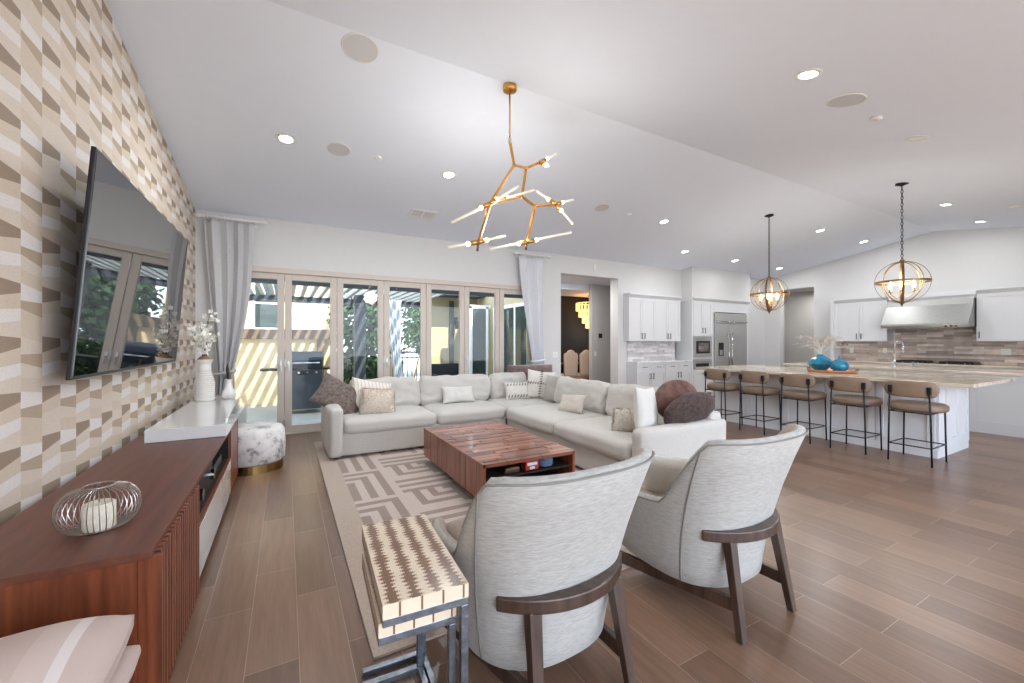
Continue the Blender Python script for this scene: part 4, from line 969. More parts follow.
# curtains
def curtain(label, x0, x1, y, ztop, tie_x0, tie_x1, tie_z, mat, folds, bot_x0, bot_x1, rodx0, rodx1, lb2, seed):
    bm = BM(); nu, nv = 120, 50
    def fn(u, v):
        z = ztop-(ztop-0.02)*v; q = (ztop-z)/(ztop-tie_z)
        if q < 1: 
            a = x0+(tie_x0-x0)*q**1.3; b = x1+(tie_x1-x1)*q**2.2
        else:
            e = min(1, (q-1)*1.6); e = e*e*(3-2*e); a = tie_x0+(bot_x0-tie_x0)*e; b = tie_x1+(bot_x1-tie_x1)*e
        w = b-a; amp = 0.042+0.02*(1-min(1, w/abs(x1-x0)))
        ph = u*folds*2*PI+0.6*math.sin(v*3+seed)*math.sin(u*7+seed)
        return (a+w*(u+0.012*math.sin(ph*2)), y+amp*math.sin(ph)*(0.75+0.25*math.sin(u*11+seed))+0.01*math.sin(v*9+u*4), z)
    grid_faces(bm, fn, nu, nv)
    t = thing('curtain', label, 'curtain', ((x0+x1)/2, y, 0), 0, 'tied back curtains')
    o = obj('panel', bm, mat, t, world=True, smooth=True)
    s = o.modifiers.new('solid', 'SOLIDIFY'); s.thickness = 0.004
    bm = BM(); cxm = (tie_x0+tie_x1)/2; w = (tie_x1-tie_x0)/2
    tube(bm, [(cxm+(w+0.03)*math.cos(a), y+0.075*math.sin(a), tie_z+0.02*math.cos(a)) for a in [2*PI*j/24 for j in range(24)]], 0.02, 8, closed=True, flat=None); obj('tieback', bm, mat, t, world=True, smooth=True)
    t2 = thing('curtain_rod', lb2, 'curtain rod', ((rodx0+rodx1)/2, y, ztop+0.03), 0, 'white curtain rods')
    bm = BM(); cyl(bm, (rodx0, y, ztop+0.04), (rodx1, y, ztop+0.04), 0.017, 14); obj('rod', bm, 'trimwhite', t2, world=True, smooth=True)
    for xx, s in ((rodx0, -1), (rodx1, 1)):
        bm = BM(); lathe(bm, [(0, -0.0), (0.024, 0.0), (0.024, 0.015), (0.014, 0.02), (0.03, 0.045), (0.026, 0.07), (0.008, 0.10), (0, 0.105)], 16, cap=False)
        bm.transform(Matrix.Translation((xx, y, ztop+0.04)) @ Matrix.Rotation(s*PI/2, 4, 'Y')); obj('finial', bm, 'trimwhite', t2, world=True, smooth=True)
        bm = BM(); box(bm, xx-s*0.05-0.008, xx-s*0.05+0.008, y, YB, ztop+0.03, ztop+0.05); box(bm, xx-s*0.05-0.02, xx-s*0.05+0.02, YB-0.008, YB, ztop-0.01, ztop+0.09); obj('bracket', bm, 'trimwhite', t2, world=True)
    for k in range(6):
        xx = x0+(x1-x0)*(k+0.5)/6; bm = BM(); tube(bm, [(xx, y+0.026*math.cos(a), ztop+0.035+0.028*math.sin(a)) for a in [2*PI*j/16 for j in range(16)]], 0.005, 6, closed=True); obj('ring', bm, 'trimwhite', t2, world=True, smooth=True)
curtain('grey curtain swept left beside the patterned wall', -0.96, -0.40, 6.74, 3.0, -0.80, -0.64, 0.95, 'curtain', 4, -0.92, -0.6, -0.95, -0.33, 'white rod with finial holding the left grey curtain', 1.0)
curtain('pale grey curtain gathered between the glass doors and the wide opening', 3.87, 4.42, 6.74, 3.0, 4.17, 4.42, 1.0, 'curtain2', 4, 4.1, 4.46, 3.85, 4.50, 'white rod holding the right pale curtain', 2.3)

# rug
def rug_pattern(x, y):
    bw = 0.42; fx, fy = (x-0.5)/bw, (y-2.0)/bw
    if x < 0.50 or x > 3.15 or y < 2.0 or y > 5.95: return 0
    i, j = math.floor(fx), math.floor(fy); a, b = fx-i, fy-j
    k = (i+2*j) % 4
    s = 6.0
    if k == 0: v = (a*s) % 1; g = int(a*s)
    elif k == 1: v = (b*s) % 1; g = int(b*s)
    elif k == 2: m_ = max(abs(a-0.0), abs(b-0.0)); g = int(m_*s)
    else: m_ = max(1-a, 1-b); g = int(m_*s)
    return 1 if g % 2 == 0 else 2
M['rug_base'] = fabric('rug_beige', (166, 150, 136), (184, 168, 154), 70, bmp=0.5)
M['rug_dark'] = fabric('rug_brown', (136, 120, 110), (152, 136, 126), 70, bmp=0.5)
M['rug_light'] = fabric('rug_cream', (184, 170, 160), (200, 188, 180), 70, bmp=0.5)
bm = BM(); c = 0.035; RX0, RX1, RY0, RY1 = 0.33, 3.34, 1.83, 6.15
nx, ny = int(round((RX1-RX0)/c)), int(round((RY1-RY0)/c))
vs = [[bm.verts.new((RX0+(RX1-RX0)*i/nx, RY0+(RY1-RY0)*j/ny, 0.012)) for j in range(ny+1)] for i in range(nx+1)]
for i in range(nx):
    for j in range(ny):
        f = bm.faces.new((vs[i][j], vs[i+1][j], vs[i+1][j+1], vs[i][j+1])); f.material_index = rug_pattern(RX0+(i+.5)*c, RY0+(j+.5)*c)
edge = [vs[i][0] for i in range(nx+1)]+[vs[nx][j] for j in range(1, ny+1)]+[vs[i][ny] for i in range(nx-1, -1, -1)]+[vs[0][j] for j in range(ny-1, 0, -1)]
lo = [bm.verts.new((v.co.x, v.co.y, 0.0)) for v in edge]
for i in range(len(edge)): bm.faces.new((edge[i], edge[(i+1) % len(edge)], lo[(i+1) % len(edge)], lo[i]))
single('area_rug', bm, ['rug_base', 'rug_dark', 'rug_light'], 'large beige area rug with a maze pattern of cream and brown bars', 'rug')

# sectional sofa
t = thing('sectional_sofa', 'large L-shaped light grey linen sectional sofa facing the patterned wall', 'sofa', (2.2, 4.6, 0.0))
ZF = 0.035
def part_c(name, x0, x1, y0, y1, z0, z1, r=0.05, puff=0.03, wr=0.004, seed=0, n=16, label=None, tilt=None, mat='sofa'):
    bm = cushion(x1-x0, y1-y0, z1-z0, r, puff, wr, seed, n)
    rx, ry = tilt if tilt else (0, 0)
    place(bm, ((x0+x1)/2, (y0+y1)/2, (z0+z1)/2), rx, ry, 0); return obj(name, bm, mat, t, world=True, smooth=True, label=label)
part_c('base', 0.50, 3.85, 5.10, 6.20, ZF, 0.31, 0.025, 0.0, 0.001)
part_c('base', 2.72, 3.85, 2.66, 5.15, ZF, 0.31, 0.025, 0.0, 0.001)
part_c('arm', 0.42, 0.58, 5.04, 6.20, ZF, 0.605, 0.05, 0.0, 0.002)
part_c('arm', 2.68, 3.86, 2.54, 2.68, ZF, 0.60, 0.04, 0.0, 0.002)
part_c('back_frame', 0.50, 3.86, 6.02, 6.24, ZF, 0.70, 0.06, 0.0, 0.003)
part_c('back_frame', 3.66, 3.87, 2.60, 6.1, ZF, 0.68, 0.06, 0.0, 0.003)
k = 0
for a in ((0.585, 1.70, 5.06, 5.95), (1.705, 2.72, 5.06, 5.95), (2.725, 3.62, 5.0, 5.95), (2.66, 3.62, 3.88, 5.03), (2.66, 3.62, 2.69, 3.875)):
    part_c('seat_cushion', a[0], a[1], a[2], a[3], 0.285, 0.455, 0.06, 0.025, 0.005, k*3.1, 18); k += 1
for a in ((0.72, 1.68), (1.69, 2.80), (2.82, 3.50)):
    part_c('back_cushion', a[0], a[1], 5.74, 5.99, 0.44, 0.845, 0.09, 0.015, 0.02, k*2.7, 22, tilt=(-0.14, 0)); k += 1
for a in ((3.92, 4.98), (2.86, 3.88)):
    part_c('back_cushion', 3.43, 3.67, a[0], a[1], 0.44, 0.835, 0.09, 0.015, 0.02, k*2.7, 22, tilt=(0, 0.16)); k += 1
for x, y in ((0.50, 5.14), (0.50, 6.12), (3.78, 6.12), (3.78, 2.62), (2.76, 2.62), (2.76, 5.0)):
    bm = BM(); lathe(bm, [(0, 0), (0.022, 0), (0.028, 0.025), (0, 0.025)], 12, (x, y, 0.012), cap=False); obj('foot', bm, 'dark_wood', t, world=True)
bm = BM(); cyl(bm, (2.70, 5.06, 0.012), (2.70, 5.06, 0.29), 0.012); obj('corner_leg', bm, 'dark_wood', t, world=True)

def pil(name, label, mat, w, h, th, loc, tilt, rz, roll=0, seed=0, wr=0.01, group='throw pillows on the sectional sofa', pinch=0.09, cat='pillow', extra=None):
    """standing pillow: rz turns its face, tilt leans it back, roll turns it in its own plane"""
    bm = pillow(w, h, th, seed, 20, wr, pinch)
    bm.transform(Matrix.Translation(loc) @ Matrix.Rotation(rz, 4, 'Z') @ Matrix.Rotation(tilt, 4, 'X') @ Matrix.Rotation(roll, 4, 'Y'))
    o = single(name, bm, mat, label, cat, group, smooth=True); return o
pil('fur_pillow', 'brown fur pillow slumped over the left arm of the sofa', 'fur_grey', 0.62, 0.44, 0.17, (0.60, 5.58, 0.665), -0.45, 0.25, 0.62, 1)
M['pleat'] = stripe_mat('pleated_cotton', (226, 220, 210), (206, 198, 186), (232, 228, 220), 0, 22.0)
pil('pleated_pillow', 'cream pleated square pillow between the brown fur one and the shaggy one', 'pleat', 0.52, 0.44, 0.15, (0.97, 5.62, 0.66), -0.5, 0.1, 0.25, 2)
def shag(parent, bm_src_fn, n, L, mat, label, seed=4, kindname='fringe'):
    pass
def shaggy(name, label, loc, w, h, th, tilt, rz, roll, L, n, mat, seed):
    t_ = thing(name, label, 'pillow', loc, 0, 'throw pillows on the sectional sofa')
    Rm = Matrix.Rotation(rz, 4, 'Z') @ Matrix.Rotation(tilt, 4, 'X') @ Matrix.Rotation(roll, 4, 'Y')
    bm = pillow(w, h, th, seed, 16, 0.006, 0.04); bm.transform(Rm)
    bm.normal_update(); fs = list(bm.faces); r_ = random.Random(seed); hb = BM()
    for k in range(n):
        f = fs[r_.randrange(len(fs))]; c = f.calc_center_median(); vv = [v.co for v in f.verts]; c = c.lerp(vv[r_.randrange(4)], r_.random()*0.9)
        nn = f.normal.copy()
        if nn.dot(c) < 0: nn = -nn
        d = (nn+Vector((r_.gauss(0, .6), r_.gauss(0, .6), -0.5+r_.gauss(0, .5)))).normalized()*L*r_.uniform(0.5, 1.1)
        s = d.cross(Vector((r_.gauss(0, 1), r_.gauss(0, 1), r_.gauss(0, 1)))).normalized()*0.0035
        m_ = c+d*0.55+Vector((0, 0, 0.004))
        a = [hb.verts.new(x) for x in (c-s, c+s, m_+s, c+d, m_-s)]
        hb.faces.new(a)
    obj('cover', bm, mat, t_, smooth=True); o = obj('shag', hb, mat, t_); o['kind'] = 'stuff'; return t_
shaggy('shaggy_pillow', 'small cream shaggy pillow at the left end of the sofa seat', (1.02, 5.36, 0.605), 0.40, 0.34, 0.20, -0.5, 0.0, 0.1, 0.032, 2600, 'fur_cream', 21)
pil('lumbar_pillow', 'plain white lumbar pillow alone on the middle of the back-wall seat', 'white_pillow', 0.50, 0.25, 0.13, (2.20, 5.62, 0.60), -0.35, 0.0, 0.0, 3)
# patterned black and white pillows
def stitched(name, label, w, h, th, loc, tilt, rz, roll, seed, mode):
    t_ = thing(name, label, 'pillow', loc, 0, 'throw pillows on the sectional sofa')
    Rm = Matrix.Rotation(rz, 4, 'Z') @ Matrix.Rotation(tilt, 4, 'X') @ Matrix.Rotation(roll, 4, 'Y')
    bm = pillow(w, h, th, seed, 18, 0.004); bm.transform(Rm); obj('cover', bm, 'oatmeal', t_, smooth=True)
    def surf(x, z):
        a, b = 2*x/w, 2*z/h; return Vector((x, -(th/2*(max(0, 1-abs(a)**2.2)*max(0, 1-abs(b)**2.2))**0.5+0.012), z))
    def yarn(p, q):
        b_ = BM(); tube(b_, [surf(*p), surf((p[0]+q[0])/2, (p[1]+q[1])/2)+Vector((0, -0.003, 0)), surf(*q)], 0.006, 5); b_.transform(Rm); obj('yarn_stitch', b_, 'blackyarn', t_)
    if mode == 0:
        for r in (-1, 1):
            for k in range(8):
                x = -w*0.4+w*0.8*k/7; yarn((x-0.008, r*h*0.32-0.018), (x+0.008, r*h*0.32+0.018))
    else:
        for k in range(11):
            x = -w*0.42+w*0.84*k/10
            yarn((x-0.01, -0.01), (x+0.01, 0.022)); yarn((-0.02, x-0.008), (0.02, x+0.006))
    return t_
stitched('stitched_pillow', 'cream lumbar pillow with rows of black stitches in the sofa corner', 0.42, 0.28, 0.13, (3.16, 5.55, 0.60), -0.35, -0.15, 0.0, 5, 0)
stitched('cross_pillow', 'cream square pillow with a black stitched cross in the sofa corner', 0.46, 0.46, 0.15, (3.50, 5.42, 0.69), -0.30, -0.55, 0.12, 6, 1)
pil('grey_pillow', 'plain grey square pillow leaning right of the stitched cross pillow', 'grey_pillow', 0.42, 0.42, 0.14, (3.54, 5.06, 0.66), -0.28, -1.25, 0.0, 7)
pil('fur_throw', 'brown velvety bolster lying across the sofa back in the corner', 'velvet', 0.90, 0.28, 0.18, (3.72, 6.06, 0.83), -0.2, -0.05, 0.0, 8, pinch=0.02, group=None)
pil('small_pillow', 'small beige pillow in front of the wing back cushions', 'beige_pillow', 0.38, 0.26, 0.13, (3.20, 4.22, 0.575), -0.6, -1.30, -0.08, 9, wr=0.02)
shaggy('fringed_pillow', 'small beige fringed pillow at the near end of the wing seat', (3.02, 3.02, 0.575), 0.34, 0.24, 0.12, -0.55, -0.9, 0.0, 0.03, 1800, 'beige_pillow', 31)
pil('square_pillow', 'white square pillow standing against the near arm of the sofa', 'white_pillow', 0.48, 0.46, 0.15, (3.04, 2.84, 0.70), -0.10, 0.42, 0.1, 10)
pil('hide_pillow', 'reddish brown hide pillow behind the dark fur pillow at the near sofa corner', 'hide', 0.60, 0.42, 0.15, (3.58, 2.92, 0.76), -0.35, -0.15, -0.25, 12, pinch=-0.9, group='brown pillows at the near sofa corner')
pil('oval_pillow', 'dark grey-brown fur oval pillow lying over the near sofa arm', 'fur_dark', 0.68, 0.38, 0.18, (3.44, 2.66, 0.70), 0.35, 0.0, -0.12, 13, pinch=-0.9, group='brown pillows at the near sofa corner')

# coffee table
t = thing('coffee_table', 'low walnut block coffee table with an open bay on its near end', 'coffee table', (1.85, 3.75, 0.012))
TX0, TX1, TY0, TY1, TZ = 1.37, 2.28, 2.96, 4.56, 0.39
rr = random.Random(9)
WM = []
for k, (a, b) in enumerate((((98, 48, 28), (146, 84, 56)), ((128, 74, 50), (182, 118, 86)), ((76, 36, 22), (120, 66, 42)))):
    M['tw%d' % k] = wood('walnut_block_%s' % 'abc'[k], a, b, 0, 0.3, 2.0, 0.3); WM.append('tw%d' % k)
bm = BM(); y = TY0; 
while y < TY1-0.01:
    h = min(0.062, TY1-y); x = TX0-rr.uniform(0, 0.25)
    while x < TX1:
        L = rr.uniform(0.22, 0.55); a, b = max(TX0, x), min(TX1, x+L)
        if b-a > 0.02: box(bm, a+0.003, b-0.003, y+(0.003 if rr.random() < 0.35 else 0.0004), y+h-0.0004, TZ-0.03, TZ-rr.choice((0, 0.0015, 0.003)), mi=rr.randrange(3))
        x += L
    y += h
obj('top', bm, WM, t, world=True)
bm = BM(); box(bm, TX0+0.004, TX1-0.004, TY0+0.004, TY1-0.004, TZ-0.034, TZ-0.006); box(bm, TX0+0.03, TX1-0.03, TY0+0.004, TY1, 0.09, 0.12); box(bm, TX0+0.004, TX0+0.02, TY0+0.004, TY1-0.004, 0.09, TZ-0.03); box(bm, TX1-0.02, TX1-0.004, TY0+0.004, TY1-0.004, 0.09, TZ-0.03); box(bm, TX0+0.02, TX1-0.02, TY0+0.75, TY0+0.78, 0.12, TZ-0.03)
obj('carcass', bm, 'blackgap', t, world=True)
M['walnut_v'] = wood('walnut_side_block', (104, 50, 26), (158, 90, 52), 2, 0.3, 2.0, 0.3)
for sx_, (xa, xb) in (('l', (TX0, TX0+0.025)), ('r', (TX1-0.025, TX1))):
    bm = BM(); n = 13; L = (TY1-TY0)/n
    for k in range(n):
        zz = rr.choice((0.16, 0.24, 0.30)); a, b = TY0+k*L+0.003, TY0+(k+1)*L-0.003; o_ = rr.choice((0, 0.0015))
        box(bm, xa-o_ if sx_ == 'l' else xa, xb+(o_ if sx_ == 'r' else 0), a, b, 0.085, TZ-0.001)
    obj('side', bm, 'walnut_v', t, world=True, bevel=0.001)
bm = BM(); box(bm, TX0+0.025, TX1-0.025, TY1-0.025, TY1, 0.085, TZ-0.03); obj('end_panel', bm, 'walnut_v', t, world=True)
bm = BM(); box(bm, TX0+0.08, TX1-0.08, TY0+0.12, TY1-0.12, 0.012, 0.09); obj('plinth', bm, 'steel', t, world=True, label='recessed metal plinth')
M['redbox'] = plain('red_card', (176, 40, 44), 0.5); M['bluebox'] = plain('pale_blue_plastic', (120, 144, 172), 0.4)
t = thing('game_box', 'small red and white card box in the open bay of the coffee table', 'box', (1.86, 3.05, 0.12))
bm = BM(); box(bm, 1.80, 1.93, 3.02, 3.10, 0.262, 0.335); obj('carton', bm, 'redbox', t, world=True, bevel=0.002)
bm = BM(); box(bm, 1.815, 1.915, 3.017, 3.021, 0.30, 0.325); box(bm, 1.84, 1.89, 3.017, 3.021, 0.268, 0.29); obj('printed_patch', bm, 'trimwhite', t, world=True)
t = thing('storage_tub', 'pale blue round tub stack in the open bay of the coffee table', 'tub', (2.03, 3.08, 0.12))
for k in range(3):
    bm = BM(); lathe(bm, [(0, 0), (0.07, 0), (0.078, 0.02), (0.078, 0.024), (0, 0.024)], 20, (2.04, 3.10, 0.262+k*0.025), cap=False); obj('lid', bm, 'bluebox', t, world=True)
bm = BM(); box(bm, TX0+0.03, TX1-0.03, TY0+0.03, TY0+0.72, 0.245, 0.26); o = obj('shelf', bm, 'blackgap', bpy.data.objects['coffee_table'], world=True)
t = thing('magazine_stack', 'low stack of dark books in the open bay of the coffee table', 'books', (1.68, 3.08, 0.26))
for k in range(2):
    bm = BM(); box(bm, 1.60+k*0.01, 1.74, 3.03, 3.2, 0.262+k*0.022, 0.282+k*0.022); obj('book', bm, 'bronze' if k else 'dark_wood', t, world=True, bevel=0.001)

# nesting side tables
def ikat(u, v):
    """pattern on the capiz-like top: jagged brown leaves in columns parted by cream lines"""
    c_ = u*4.0; a = c_-math.floor(c_); d = abs(a-0.5)*2
    if d > 0.93: return 0
    j = (v*27) % 1.0; w = 0.30+0.12*math.sin(v*31+math.floor(c_)*2)+0.62*(1-abs(2*j-1))
    return 1 if d < w*0.62 else (2 if d < w*0.86 else 0)
M['inlay_cream'] = plain('inlay_cream', (226, 210, 186), 0.2, coat=0.5); M['inlay_brown'] = plain('inlay_brown', (120, 88, 64), 0.2, coat=0.5); M['inlay_tan'] = plain('inlay_tan', (168, 136, 108), 0.2, coat=0.5)
def nest_table(label, x0, x1, y0, y1, z, rz):
    t_ = thing('nesting_table', label, 'side table', ((x0+x1)/2, (y0+y1)/2, 0), rz, 'nested side tables')
    w, l = x1-x0, y1-y0; bm = BM(); nx, ny = 40, 136; th = 0.042
    vs = [[bm.verts.new((-w/2+w*i/nx, -l/2+l*j/ny, z)) for j in range(ny+1)] for i in range(nx+1)]
    for i in range(nx):
        for j in range(ny): bm.faces.new((vs[i][j], vs[i][j+1], vs[i+1][j+1], vs[i+1][j])).material_index = ikat((i+.5)/nx, (j+.5)/ny)
    for side in range(2):
        for i in range(nx):
            a = vs[i][0 if side == 0 else ny].co; b = vs[i+1][0 if side == 0 else ny].co
            f = bm.faces.new([bm.verts.new(p) for p in (a, b, b-Vector((0, 0, th)), a-Vector((0, 0, th)))]); f.material_index = 0 if (i+3) % 10 else 1
        for j in range(ny):
            a = vs[0 if side == 0 else nx][j].co; b = vs[0 if side == 0 else nx][j+1].co
            f = bm.faces.new([bm.verts.new(p) for p in (a, b, b-Vector((0, 0, th)), a-Vector((0, 0, th)))]); f.material_index = [0, 2, 1, 2][j % 4]
    f = bm.faces.new([bm.verts.new(p) for p in ((-w/2, -l/2, z-th), (w/2, -l/2, z-th), (w/2, l/2, z-th), (-w/2, l/2, z-th))])
    obj('inlaid_top', bm, ['inlay_cream', 'inlay_brown', 'inlay_tan'], t_)
    s = 0.024; zt = z-th
    bm = BM()
    box(bm, -w/2, w/2, -l/2, -l/2+s, zt-s, zt); box(bm, -w/2, w/2, l/2-s, l/2, zt-s, zt); box(bm, -w/2, -w/2+s, -l/2+s, l/2-s, zt-s, zt); box(bm, w/2-s, w/2, -l/2+s, l/2-s, zt-s, zt)
    obj('top_frame', bm, 'iron', t_, bevel=0.002)
    for y in (-l/2, l/2-s):
        bm = BM(); box(bm, w/2-s, w/2, y, y+s, s, zt-s); obj('post', bm, 'iron', t_, bevel=0.002)
        bm = BM(); box(bm, -w/2, w/2, y, y+s, 0, s); obj('foot', bm, 'iron', t_, bevel=0.002)
    bm = BM(); box(bm, w/2-s, w/2, -l/2+s, l/2-s, 0, s); obj('back_rail', bm, 'iron', t_, bevel=0.002)
    return t_
nest_table('outer nesting side table with brown and cream inlaid top and steel C frame', 0.258, 0.518, 1.20, 1.77, 0.612, -0.055)
nest_table('inner nesting side table showing below the outer top, same inlay', 0.250, 0.488, 1.235, 1.70, 0.54, -0.055)

# armchairs
def make_armchair():
    t_ = thing('armchair', 'x', 'armchair', (0, 0, 0), 0, 'barrel armchairs with dark wooden frames')
    NT = 64
    def prof(th):
        """th: -1 left arm front ... 0 back ... 1 right arm front -> direction, top height"""
        a = abs(th)
        top = 0.93-0.02*(th*th)
        if a > 0.40:
            q = min(1, (a-0.42)/0.22); q = q*q*(3-2*q); top = top*(1-q)+0.57*q
        if a > 0.64: top = 0.57-0.05*((a-0.64)/0.36)
        return top
    def plan(th, z, inset=0.0):
        """superellipse tub; front opening towards +y"""
        ang = th*math.radians(132); k = (z-0.13)/0.75
        rx = 0.305+0.148*min(1, max(0, k))-inset; ry = 0.31+0.05*k-inset
        c, s = math.cos(ang), math.sin(ang); e = 0.78
        x = math.copysign(abs(s)**e, s)*rx; y = -math.copysign(abs(c)**e, c)*ry
        if c < 0: y = abs(c)**1.0*0.52
        return x, y-0.03-(0.125*k*k*(1 if c > 0 else 0) if k > 0 else 0)*min(1, max(0, c)*2.2)
    bm = BM(); rows = []
    for i in range(NT+1):
        th = -1+2*i/NT; top = prof(th); col = []
        for z in (0.15, 0.17, 0.24, 0.36, 0.46, 0.46+(top-0.46)*0.35, 0.46+(top-0.46)*0.7, top-0.02):
            ins = 0.03 if z == 0.15 else 0.0; x, y = plan(th, z, ins); col.append((x, y, z))
        x, y = plan(th, top, 0.012); col.append((x, y, top-0.003)); x, y = plan(th, top, 0.04); col.append((x, y, top+0.003)); x, y = plan(th, top, 0.065); col.append((x, y, top-0.008))
        for f_ in (0.7, 0.35, 0.0): 
            z = 0.40+(top-0.40)*f_; x, y = plan(th, z, 0.075); col.append((x, y, z))
        rows.append([bm.verts.new(c) for c in col])
    m_ = len(rows[0])
    for i in range(NT):
        for j in range(m_-1):
            f = bm.faces.new((rows[i][j], rows[i+1][j], rows[i+1][j+1], rows[i][j+1])); f.material_index = 0 if j < 9 else 1
    for rw in (rows[0], rows[-1]): bm.faces.new(rw)
    bm.faces.new([r[0] for r in rows])
    obj('shell', bm, ['chairfab', 'chairin'], t_, smooth=True)
    bm = BM(); pts = []
    for i in range(NT+1):
        th = -1+2*i/NT; top = prof(th); x, y = plan(th, top, 0.004); pts.append((x, y, top-0.012))
    tube(bm, pts, 0.0045, 6); obj('top_piping', bm, 'piping', t_, smooth=True)
    for s in (-1, 1):
        th = s*0.46; pts = [(*plan(s*(0.46+0.06*(1-q/10)), z, -0.001), z) for q, z in [(q, 0.175+(prof(th)-0.195)*q/10) for q in range(11)]]
        bm = BM(); tube(bm, pts, 0.0045, 6); obj('seam', bm, 'piping', t_, smooth=True)
    bm = cushion(0.50, 0.62, 0.15, 0.05, 0.02, 0.003, 3, 16)
    for v in bm.verts:
        if v.co.y < 0: v.co.x *= 1-0.25*min(1, (v.co.y/-0.31))**2
    place(bm, (0, 0.06, 0.40)); obj('seat_cushion', bm, 'chairin', t_, smooth=True)
    bm = BM(); prism(bm, [(-0.22, -0.16), (-0.12, -0.25), (0.12, -0.25), (0.22, -0.16), (0.24, 0.33), (-0.24, 0.33)], 0.152, 0.335, 2); obj('seat_base', bm, 'chairfab', t_, bevel=0.02)
    # wooden frame: curved rail, legs, stretchers
    bm = BM(); pts = []; n = 24
    for i in range(n+1):
        a = math.radians(-50+100*i/n); pts.append((0.377*math.sin(a), -0.043-0.377*math.cos(a), 0.45))
    prev = []
    for i, p in enumerate(pts):
        a = math.radians(-50+100*i/n); o_ = Vector((math.sin(a), -math.cos(a), 0)); P = Vector(p)
        prev.append([bm.verts.new(P+o_*u+Vector((0, 0, w))) for u, w in ((-0.026, -0.026), (0.026, -0.026), (0.026, 0.026), (-0.026, 0.026))])
    for i in range(n):
        for j in range(4): bm.faces.new((prev[i][j], prev[i][(j+1) % 4], prev[i+1][(j+1) % 4], prev[i+1][j]))
    bm.faces.new(prev[0]); bm.faces.new(prev[-1]); obj('curved_rail', bm, 'dark_wood', t_, bevel=0.006)
    for s in (-1, 1):
        b = [Vector((s*0.195, -0.365, 0.43)), Vector((s*0.222, -0.44, 0))]
        bm = BM(); prv = []
        for P, k in ((b[0], 1.0), (b[1], 0.72)): prv.append([bm.verts.new(P+Vector((x*0.026*k, y*0.022*k, 0))) for x, y in ((-1, -1), (1, -1), (1, 1), (-1, 1))])
        for j in range(4): bm.faces.new((prv[0][j], prv[0][(j+1) % 4], prv[1][(j+1) % 4], prv[1][j]))
        bm.faces.new(prv[0]); bm.faces.new(prv[1]); obj('rear_leg', bm, 'dark_wood', t_, bevel=0.003)
        bm = BM(); tube(bm, [(s*0.33, 0.32, 0.0), (s*0.31, 0.29, 0.20)], 0.02, 4, flat=(0.04, 0.04)); obj('front_leg', bm, 'dark_wood', t_)
        bm = BM(); tube(bm, [(s*0.212, -0.41, 0.15), (s*0.30, 0.30, 0.10)], 0.02, 4, flat=(0.028, 0.06)); obj('stretcher', bm, 'dark_wood', t_, bevel=0.003)
    bm = BM(); box(bm, -0.28, 0.28, -0.02, 0.03, 0.095, 0.135); obj('cross_rail', bm, 'dark_wood', t_)
    return t_
a1 = make_armchair(); a2 = copy_tree(a1)
a1.location = (0.935, 1.60, 0); a1.rotation_euler = (0, 0, 0.05); a1['label'] = 'pale grey barrel armchair nearest the camera beside the nested side tables'
a2.location = (2.025, 1.575, 0); a2.rotation_euler = (0, 0, 0.03); a2['label'] = 'pale grey barrel armchair on the right with a cream pillow on its seat'
bm = pillow(0.40, 0.28, 0.14, 41, 16); bm.transform(Matrix.Translation((1.98, 1.62, 0.58)) @ Matrix.Rotation(-0.9, 4, 'Z') @ Matrix.Rotation(0.35, 4, 'X'))
single('chair_pillow', bm, 'white_pillow', 'cream lumbar pillow on the seat of the right armchair', 'pillow', smooth=True)

# ================================================================ outside the glass doors
bm = BM(); box(bm, -10, 20, 7.15, 40, -0.2, -0.121 if False else -0.005); box(bm, -10, 20, -14, YF-0.2, -0.2, -0.005)
struct('ground_patio', bm, 'paving')  # unseen front slab is added to bounce sunlight up to the ceiling
# pergola: solid cover near the house, open slats beyond
t = thing('pergola', 'grey slatted pergola roof over the patio outside the glass doors', 'pergola', (2, 9.2, 0))
bm = BM(); box(bm, -5, 4.8, 7.85, 8.0, 2.34, 2.52); obj('near_beam', bm, 'slatdark', t, world=True)
bm = BM(); box(bm, -5, 3.3, 11.0, 11.12, 2.30, 2.44); obj('far_beam', bm, 'slatdark', t, world=True)
for k in range(41):
    x = -4.9+k*0.20
    bm = BM(); box(bm, x, x+0.075, 7.9, 11.3, 2.44, 2.54); obj('slat', bm, 'slat', t, world=True)
for x, y in ((1.38, 9.95), (-3.4, 9.95)):
    bm = BM(); box(bm, x, x+0.24, y, y+0.24, 0, 2.44); obj('post', bm, 'slatdark', t, world=True)
# garden wall with cap, terracing into the view on the left
t = thing('garden_wall', 'sunlit cream garden wall with brown top rail and slanting shadows', 'wall', (-1.5, 10.4, 0))
bm = BM(); box(bm, -6, 0.98, 10.4, 10.6, 0, 1.42); obj('wall_face', bm, 'stucco', t, world=True)
bm = BM(); box(bm, -6, 0.98, 10.33, 10.65, 1.42, 1.64); obj('top_rail', bm, 'brownpaint', t, world=True)
for x in (0.62, -2.2):
    bm = BM(); box(bm, x, x+0.14, 10.3, 10.4, 0, 1.42); obj('post', bm, 'brownpaint', t, world=True)
